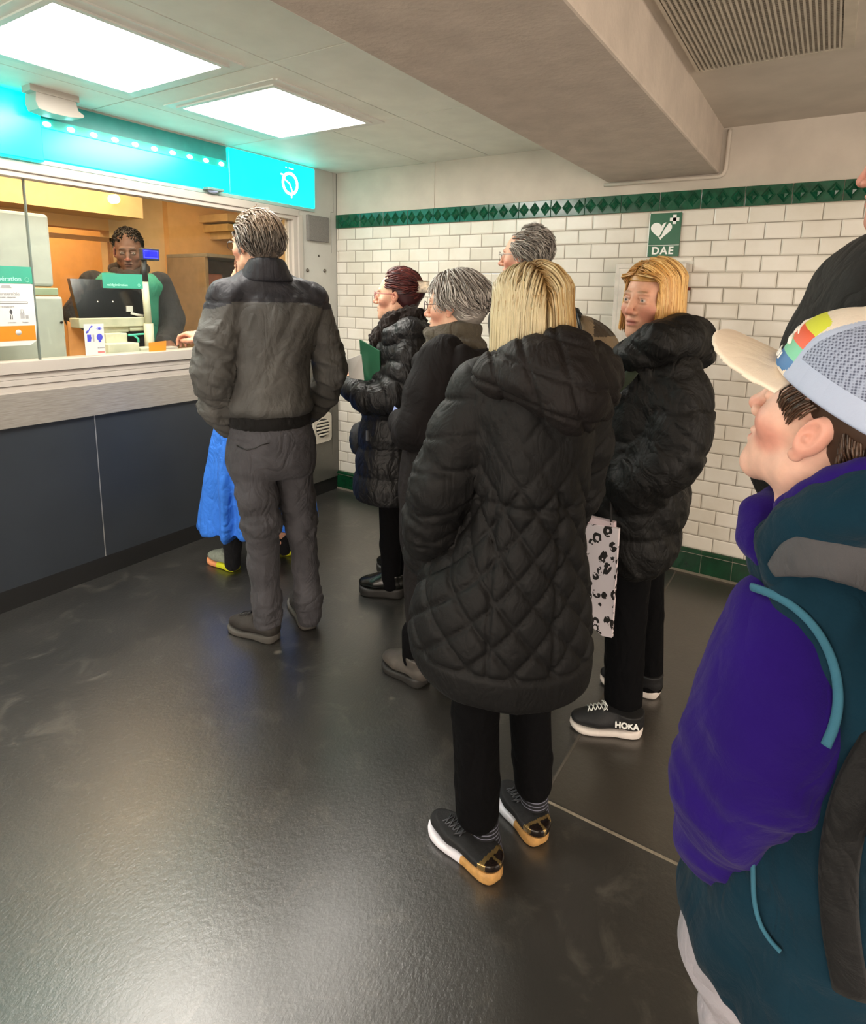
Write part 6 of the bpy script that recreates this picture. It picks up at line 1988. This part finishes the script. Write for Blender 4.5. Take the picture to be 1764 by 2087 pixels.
cloth('jacket', F, fabric('plain_black_jacket', '#131312', .75, 1400, .1, .25), dm, lambda v, n: .006 * frame_noise(v, V(0, 0, 1), 14, 3, 2.))
F = Field(0.01); F.path([P(1850, 1150), P(1850, 1600), P(1850, 2050)], [.09, .07, .06], .02); F.path([P(1950, 1150), P(1950, 1600), P(1950, 2050)], [.09, .07, .06], .02)
cloth('trousers', F, M_blacktr, dm)
for x_ in (1850, 1950):
    b0 = P(x_, 1500) * V(1, 1, 0)
    shoe('shoe', dm, b0 + fg.r * .08, b0 - fg.r * .2, (M_bleath, M_bsole), width=.052)
st = comb(hd, scalp_roots(500, keepo, 19), lambda p, p0, t: np.stack([p0[:, 0] * 4, -1.0 + 0 * p0[:, 1], -.8 + 0 * p0[:, 1]], 1), 0.05, 7, lift=.01, rad=.003, cols=('#3a2a20', '#4a382c'), cling=.1)
bs = Field(0.007); bs.ell((0, -.038, .04), (.082, .086, .086)); hair_obj(dm, hd, [st], bs, '#33261e')

# ------------------------------------------------------------------ boy with the cap, right foreground
fg = Fig(3.19, -2.665)
P = fg.p
hd = Head(fg, 1716, 878, 0.03, 74, pitch=20, roll=0, sc=0.93, neck_len=.05, tilt_neck=.0)
LA = [P(1598, 1272, -.02), P(1592, 1340, -.03), P(1582, 1420, -.03), P(1556, 1510, -.03), P(1500, 1605, -.03), P(1472, 1690, .0), P(1495, 1775, .05)]
limbs = [([P(1740, 1010, .03), P(1740, 1300, .05), P(1720, 1900, .06)], [.035, .08, .08]), (LA, [.035, .034, .032, .030, .026, .022, .020]),
         ([P(1600, 2050, .03), P(1600, 2900, .03)], [.06, .03]), ([P(1800, 2050, .05), P(1800, 2900, .05)], [.06, .03])]
by = person(fg, hd, 'boy in a white trucker cap and purple and teal fleece at the right edge', '#dfb3a0', (), dict(brow='#6b5040', red=.12, lip='#c87c74', h=.0026), limbs)
# sweat trousers
F = Field(0.007)
F.loft([fg.ring(1880, 1470, 1930, .10, .04), fg.ring(2000, 1455, 1960, .11, .04), fg.ring(2120, 1450, 1980, .10, .04)], fg.r, 0, cap=.03)
F.path([P(1545, 2080, .03), P(1545, 2500, .03), P(1560, 2950, .03)], [.075, .06, .05], .02); F.path([P(1880, 2080, .06), P(1880, 2500, .06), P(1870, 2950, .06)], [.075, .06, .05], .02)
M_sweat = fabric('pale_grey_sweatpants', '#9c98a0', .95, 900, .4, .3, .4)
cloth('trousers', F, M_sweat, by, lambda v, n: .004 * frame_noise(v, V(0, 0, 1), 16, 3, 3.))
for x_, dd_ in ((1560, .03), (1870, .06)):
    b0 = P(x_, 2100, dd_) * V(1, 1, 0)
    shoe('shoe', by, b0 + fg.r * .06, b0 - fg.r * .17, (M_blsn, M_wrub), width=.043, h=.006)
# vest body
M_teal2 = fabric('teal_fleece', '#0d2836', .95, 500, .4, .2, .3, .25, spec=.1)
M_purp = fabric('purple_fleece', '#200d5e', .95, 500, .35, .15, .4, .15, spec=.1)
M_pipe = fabric('pale_blue_binding', '#2f6176', .8, 900, .3, .1, .2)
F = Field(0.0055)
F.loft([fg.ring(1030, 1640, 1850, .045, .045), fg.ring(1060, 1600, 1890, .065, .045), fg.ring(1110, 1570, 1930, .085, .045), fg.ring(1170, 1560, 1960, .10, .045), fg.ring(1240, 1600, 1970, .105, .045), fg.ring(1330, 1655, 1975, .115, .045), fg.ring(1450, 1680, 1980, .12, .045), fg.ring(1600, 1600, 1975, .12, .045), fg.ring(1750, 1480, 1970, .12, .045), fg.ring(1880, 1462, 1960, .12, .045), fg.ring(1990, 1455, 1950, .118, .045), fg.ring(2060, 1500, 1930, .11, .045)], fg.r, 0, cap=.02)
F.path([P(1650, 1150, -.01), P(1690, 1290, .0)], [.055, .06], .03)
def dv(v, n):
    return .010 * frame_noise(v, V(0, 0, 1) + fg.r * .2, 16, 3, 3.) + .003 * vnoise(v * 26)
vs_o = cloth('vest', F, M_teal2, by, dv)
# sleeve
F = Field(0.0055)
F.path(LA, [.056, .068, .079, .076, .060, .042, .032], .03)
F.path([P(1550, 1222, -.02), P(1592, 1290, -.02)], [.020, .054], .03)
def dsv(v, n):
    tl, dl = path_param(v, LA)
    return .018 * frame_noise(v, fg.r + V(0, 0, -.35), 14, 3.5, 4.) * sstep(.05, .25, tl) + .003 * vnoise(v * 25)
sl_o = cloth('sleeve', F, M_purp, by, dsv)
# piping of the armhole: lies on the surface
pipe_px = [(1531, 1196), (1570, 1204), (1620, 1230), (1665, 1272), (1695, 1325), (1711, 1385), (1713, 1440), (1702, 1485), (1682, 1520)]
mb = MB(); mb.tube(smooth_pts([snap([vs_o, sl_o], fg, x, y, .001) for x, y in pipe_px]), .0052, 10, flat=.6); mb.build('armhole_binding', M_pipe, by)
mb = MB(); mb.tube(smooth_pts([snap(vs_o, fg, x, y, 0) for x, y in ((1533, 1745), (1537, 1790), (1530, 1840), (1540, 1880), (1565, 1920), (1590, 1940))]), .0028, 8); mb.build('pocket_binding', M_pipe, by)
# collar, purple inside turned up
F = Field(0.005)
F.path([P(1705, 985, .12), P(1640, 1000, .10), P(1590, 1025, .06), P(1556, 1055, .02), P(1548, 1100, .0), P(1556, 1140, -.03)], [.014, .018, .020, .024, .022, .012], .02)
F.path([P(1600, 1040, -.03), P(1645, 1012, -.05), P(1700, 988, -.055), P(1764, 970, -.055), P(1830, 975, -.04)], [.014, .016, .017, .017, .017], .01)
co1 = cloth('collar', F, M_purp, by, lambda v, n: .003 * vnoise(v * 40))
F = Field(0.005)
F.path([P(1590, 1170, -.05), P(1606, 1116, -.045), P(1648, 1076, -.05), P(1702, 1048, -.06), P(1780, 1030, -.06), P(1850, 1030, -.03)], [.018, .030, .034, .034, .034, .034], .02)
co2 = cloth('vest_collar', F, M_teal2, by, lambda v, n: .003 * vnoise(v * 30))
# brown hair at temple and nape
keepy = lambda p: (p[:, 1] < .050) & (p[:, 2] > -.055) & (p[:, 2] < .035 + .25 * p[:, 1]) & ~((np.abs(p[:, 1] + .006) < .026) & (p[:, 2] < .036)) & ~((p[:, 1] > -.018) & (p[:, 2] < 0.018)) & ~((p[:, 1] > .03) & (p[:, 2] < .03))
st = comb(hd, scalp_roots(2600, keepy, 41), lambda p, p0, t: np.stack([p0[:, 0] * 2, np.where(p0[:, 1] > -.01, .55, -.5), -1 + 0 * p0[:, 0]], 1), 0.040, 7, lift=.006, rad=.0011, cols=('#4a3528', '#2e2018', '#5d4636'), jit=.08, noise_amp=.12, cling=.05)
bs = Field(0.004); bs.ell((0, -.022, .046), (.0775, .097, .084)); bs.ell((0, -.058, -.02), (.058, .052, .046), .03)
bs.cut((-.1, -.03, -.08), (.1, .1, .03), lambda X, Y, Z: np.maximum(-.016 - Y, Z - .016) + 0 * X, .006)
hair_obj(by, hd, [st], bs, '#3f2d22')
# cap: crown, mesh back, brim, patch
ch = Head(fg, 1702, 890, .03, 84, pitch=27, sc=1.04)
ch.c = hd.w((0, -.010, .054))
def cw(v): return ch.w(v)
M_capw = fabric('off_white_cap_cotton', '#e0d6c8', .8, 900, .25, .1, .1, .04)
def meshmat():
    t = NT('pale_blue_cap_mesh')
    v = t.coords()
    b = t.n('ShaderNodeTexVoronoi'); b.inputs['Scale'].default_value = 330; b.inputs['Randomness'].default_value = .0; t.l(v, b.inputs['Vector'])
    t.base(t.ramp(b.outputs['Distance'], [(.25, '#4d556c'), (.55, '#98a4bd')]))
    t.set(Roughness=.7); t.bump(b.outputs['Distance'], .4, .002)
    return t.m
M_capm = meshmat()
M_capb = fabric('pale_blue_cap_band', '#a9b6d0', .75, 900, .2, .1, .1, .05)
pc = [plain('patch_' + n_, c_, .55, var=.03) for n_, c_ in (('blue', '#2f6da8'), ('teal_green', '#6fbf9a'), ('orange', '#d8552c'), ('yellow', '#cfd640'))]
# crown as a distance-field shell
F = Field(0.0019)
F.loft([(-.016, 0, -.006, .086, .106), (.010, 0, -.006, .0862, .106), (.035, 0, -.004, .083, .101), (.056, 0, -.004, .073, .088), (.072, 0, -.005, .056, .068), (.083, 0, -.006, .034, .042), (.0865, 0, -.006, .012, .015)], (1, 0), 0, cap=.006)
v, f = F.mesh()
cc = v[f].mean(1)
# local y forward: front panels white, sides and back mesh, lower band pale blue; patch on the front
az = np.degrees(np.arctan2(-cc[:, 0], cc[:, 1]))     # 0 front, + = left side
seam = 44 + 10 * sstep(.02, .08, cc[:, 2])
front = np.abs(az) < seam
band = (cc[:, 2] < .012 - .0) & ~front
seamb = (np.abs(np.abs(az) - seam) < 3.2) & (cc[:, 2] < .078)
top = (cc[:, 2] > .078)
mi = np.where(front | top, 0, 1); mi[band] = 2; mi[seamb & ~top] = 2
# curved patch stripes
pz = cc[:, 2]
inpatch = (np.abs(az) < 43) & (pz > -.012) & (pz < .056) & front
stripe = np.digitize(pz, [.006, .019, .032])
wav = pz + .003 * np.sin(az * .045)
stripe = np.digitize(wav, [.007, .023, .039])
rounded = (np.abs(az) / 43.0) ** 8 + (np.abs(pz - .022) / .034) ** 8 < 1
mi = np.where(inpatch & rounded, 3 + stripe, mi)
crown = child('cap', cw(v), f, [M_capw, M_capm, M_capb] + pc, by, None, mi)
# white bird-like marks on the patch are hinted as small strokes
def surf(azd, z):
    a = math.radians(azd)
    A = np.interp(z, [-.016, .01, .035, .056], [.086, .0862, .083, .073]); B = np.interp(z, [-.016, .01, .035, .056], [.106, .106, .101, .088])
    r_ = 1 / math.sqrt((math.sin(a) / A) ** 2 + (math.cos(a) / B) ** 2)
    return V(-math.sin(a) * r_ * 1.012, -.005 + math.cos(a) * r_ * 1.012, z)
M_pw = plain('patch_white', '#f0eee8', .5)
mb = MB()
for pts in (((4, .046), (10, .036), (17, .030), (24, .027)), ((12, .026), (18, .018), (24, .014)), ((2, .034), (9, .028), (16, .024))):
    mb.tube([cw(surf(a, z)) for a, z in pts], [.001, .0026, .0022, .001][:len(pts)], 6)
mb.build('patch_marks', M_pw, by)
# MAUI lettering on the blue stripe
n0 = surf(17, -.001); n1 = surf(20, -.001)
tx = cw(n1) - cw(n0); tx /= np.linalg.norm(tx)
zz = ch.R @ V(0, 0, 1)
for k, chh in enumerate('MAUI'):
    a0 = 9 + k * 5.2
    p_ = cw(surf(a0, -.002) * V(1.006, 1.006, 1))
    t1 = cw(surf(a0 + 1, -.002)) - cw(surf(a0 - 1, -.002)); t1 /= np.linalg.norm(t1)
    text_obj(chh, .0115, p_, tuple(t1), tuple(zz), M_pw, 'patch_lettering', by, bold=.0003, depth=.0006)
# brim
F = Field(0.0028)
def brim(X, Y, Z):
    q = np.clip((Y - .06) / .12, 0, 1)
    hw = .074 * np.sqrt(np.clip(1 - ((Y - .085) / .092).clip(0, 1) ** 2.6, 0, 1)) + 0 * X
    zc = -.010 - .012 * q - 3.6 * X ** 2 * (1 - .15 * q)
    d = np.maximum(np.abs(Z - zc) - .0028, np.abs(X) - hw)
    d = np.maximum(d, Y - .176)
    return np.maximum(d, .06 - Y) * .75
F._add((-.08, .055, -.06), (.08, .180, .0), brim, 0, 'u')
v, f = F.mesh()
child('cap_brim', cw(v), f, fabric('cap_brim_cotton', '#e6d9c8', .8, 900, .2, .05, .1, .03), by)
mb = MB(); mb.sphere(cw((0, -.006, .087)), .006, 12, 8); mb.build('cap_button', M_capw, by)
# rucksack straps: its own thing, on the boy's shoulders
mb = MB()
sp = smooth_pts([snap([vs_o, co2], fg, x, y, .004) for x, y in ((1572, 1162), (1600, 1138), (1650, 1122), (1700, 1122), (1764, 1136), (1830, 1165), (1900, 1215))])
mb.tube(sp, np.interp(np.linspace(0, 1, len(sp)), [0, .2, .5, 1], [.008, .020, .028, .032]), 12, flat=.3)
o = mb.build('backpack', fabric('grey_strap_webbing', '#45464a', .8, 700, .4)); tag(o, 'dark backpack worn by the boy, its grey strap crossing his shoulder', 'backpack')
bpy.context.view_layer.update()
F = Field(.008); F.loft([fg.ring(1180, 1860, 2060, .08, -.06), fg.ring(1300, 1850, 2120, .11, -.06), fg.ring(1600, 1850, 2120, .12, -.06), fg.ring(1800, 1860, 2080, .10, -.06)], fg.r, 0, cap=.04)
v, f = F.mesh(); child('bag_body', v, f, fabric('black_backpack_nylon', '#101114', .6), o)
mb = MB(); mb.tube(smooth_pts([snap(vs_o, fg, x, y, .003) for x, y in ((1860, 1440), (1790, 1510), (1722, 1600), (1690, 1750), (1700, 1900), (1735, 2030))]), .018, 10, flat=.25); mb.build('lower_strap', fabric('black_strap', '#0a0b0d', .7, 700, .3), o)

# ------------------------------------------------------------------ clerk behind the glass
fg = Fig(-0.62, -1.20)
P = fg.p
hd = Head(fg, 262, 514, 0, 176, pitch=-14, sc=1.0)
LA = [P(190, 578, 0), P(158, 640, .02), P(172, 690, -.12), P(200, 712, -.20)]
RA = [P(325, 580, 0), P(352, 650, -.02), P(345, 690, -.12), P(335, 700, -.20)]
limbs = [([P(262, 560), P(262, 640), P(262, 760)], [.06, .11, .12]), (LA, [.04, .038, .03, .025]), (RA, [.04, .038, .03, .025]), ([P(240, 780), P(240, 1000, .1)], [.08, .05]), ([P(285, 780), P(285, 1000, .1)], [.08, .05])]
hm1 = hand_mesh(P(338, 697, -.22), -fg.v + V(0, 0, -.25), V(0, 0, -1), 1, 1.0, curl=(25, 30, 20), h=.004)
hm2 = hand_mesh(P(200, 712, -.22), -fg.v + V(0, 0, -.25), V(0, 0, -1), -1, 1.0, curl=(25, 30, 20), h=.004)
ck = person(fg, hd, 'clerk in a dark jacket and green vest working behind the ticket window', '#6e5143', (hm1, hm2), dict(brow='#1b1512', lip='#5b3a32', red=-.27), limbs)
F = Field(0.008)
F.loft([fg.ring(552, 228, 296, .10), fg.ring(570, 195, 325, .14), fg.ring(610, 188, 330, .15), fg.ring(680, 190, 328, .15), fg.ring(760, 195, 325, .15)], fg.r, 0, cap=.04)
F.path(LA, [.075, .07, .06, .05], .03); F.path(RA, [.075, .07, .06, .05], .03)
cloth('jacket', F, fabric('clerk_dark_jacket', '#202225', .8), ck, lambda v, n: .007 * frame_noise(v, V(0, 0, 1), 14, 4, 3.))
F = Field(0.007)
F.path([P(236, 556, -.05), P(262, 566, -.11), P(290, 556, -.05)], [.035, .03, .035], .03); F.path([P(232, 548, .06), P(262, 540, .10), P(294, 548, .06)], [.035, .04, .035], .03)
cloth('collar', F, fabric('clerk_collar', '#2a2420', .85), ck)
F = Field(0.007)
F.loft([fg.ring(556, 205, 318, .11, 0), fg.ring(575, 182, 336, .165), fg.ring(610, 186, 332, .172), fg.ring(700, 188, 330, .172)], fg.r, 0, cap=.03)
F.cut(P(262, 620, 0) - .35, P(262, 620, 0) + .35, lambda X, Y, Z: np.abs((X - fg.F[0]) * fg.r[0] + (Y - fg.F[1]) * fg.r[1]) - .065 + np.clip((X - fg.F[0]) * fg.v[0] + (Y - fg.F[1]) * fg.v[1] + .0, 0, 1) * 5 + 0 * Z, .01)
cloth('vest', F, fabric('clerk_green_vest', '#2c7d66', .7, 900, .2), ck)
mb = MB(); mb.box((0, 0, 0), (.001, .001, .001))
st = comb(hd, scalp_roots(700, lambda p: (p[:, 1] < .07) & (p[:, 2] > 0.0) & ~((p[:, 1] > .0) & (p[:, 2] < .07)), 51), lambda p, p0, t: np.stack([p0[:, 0] * 3, .2 + 0 * p0[:, 1], .3 + 0 * p0[:, 0]], 1), 0.02, 4, lift=.006, rad=.003, cols=('#1d1815', '#2a2320'), cling=.08)
bs = Field(0.006); bs.ell((0, -.030, .052), (.079, .096, .086)); hair_obj(ck, hd, [st], bs, '#1e1916')
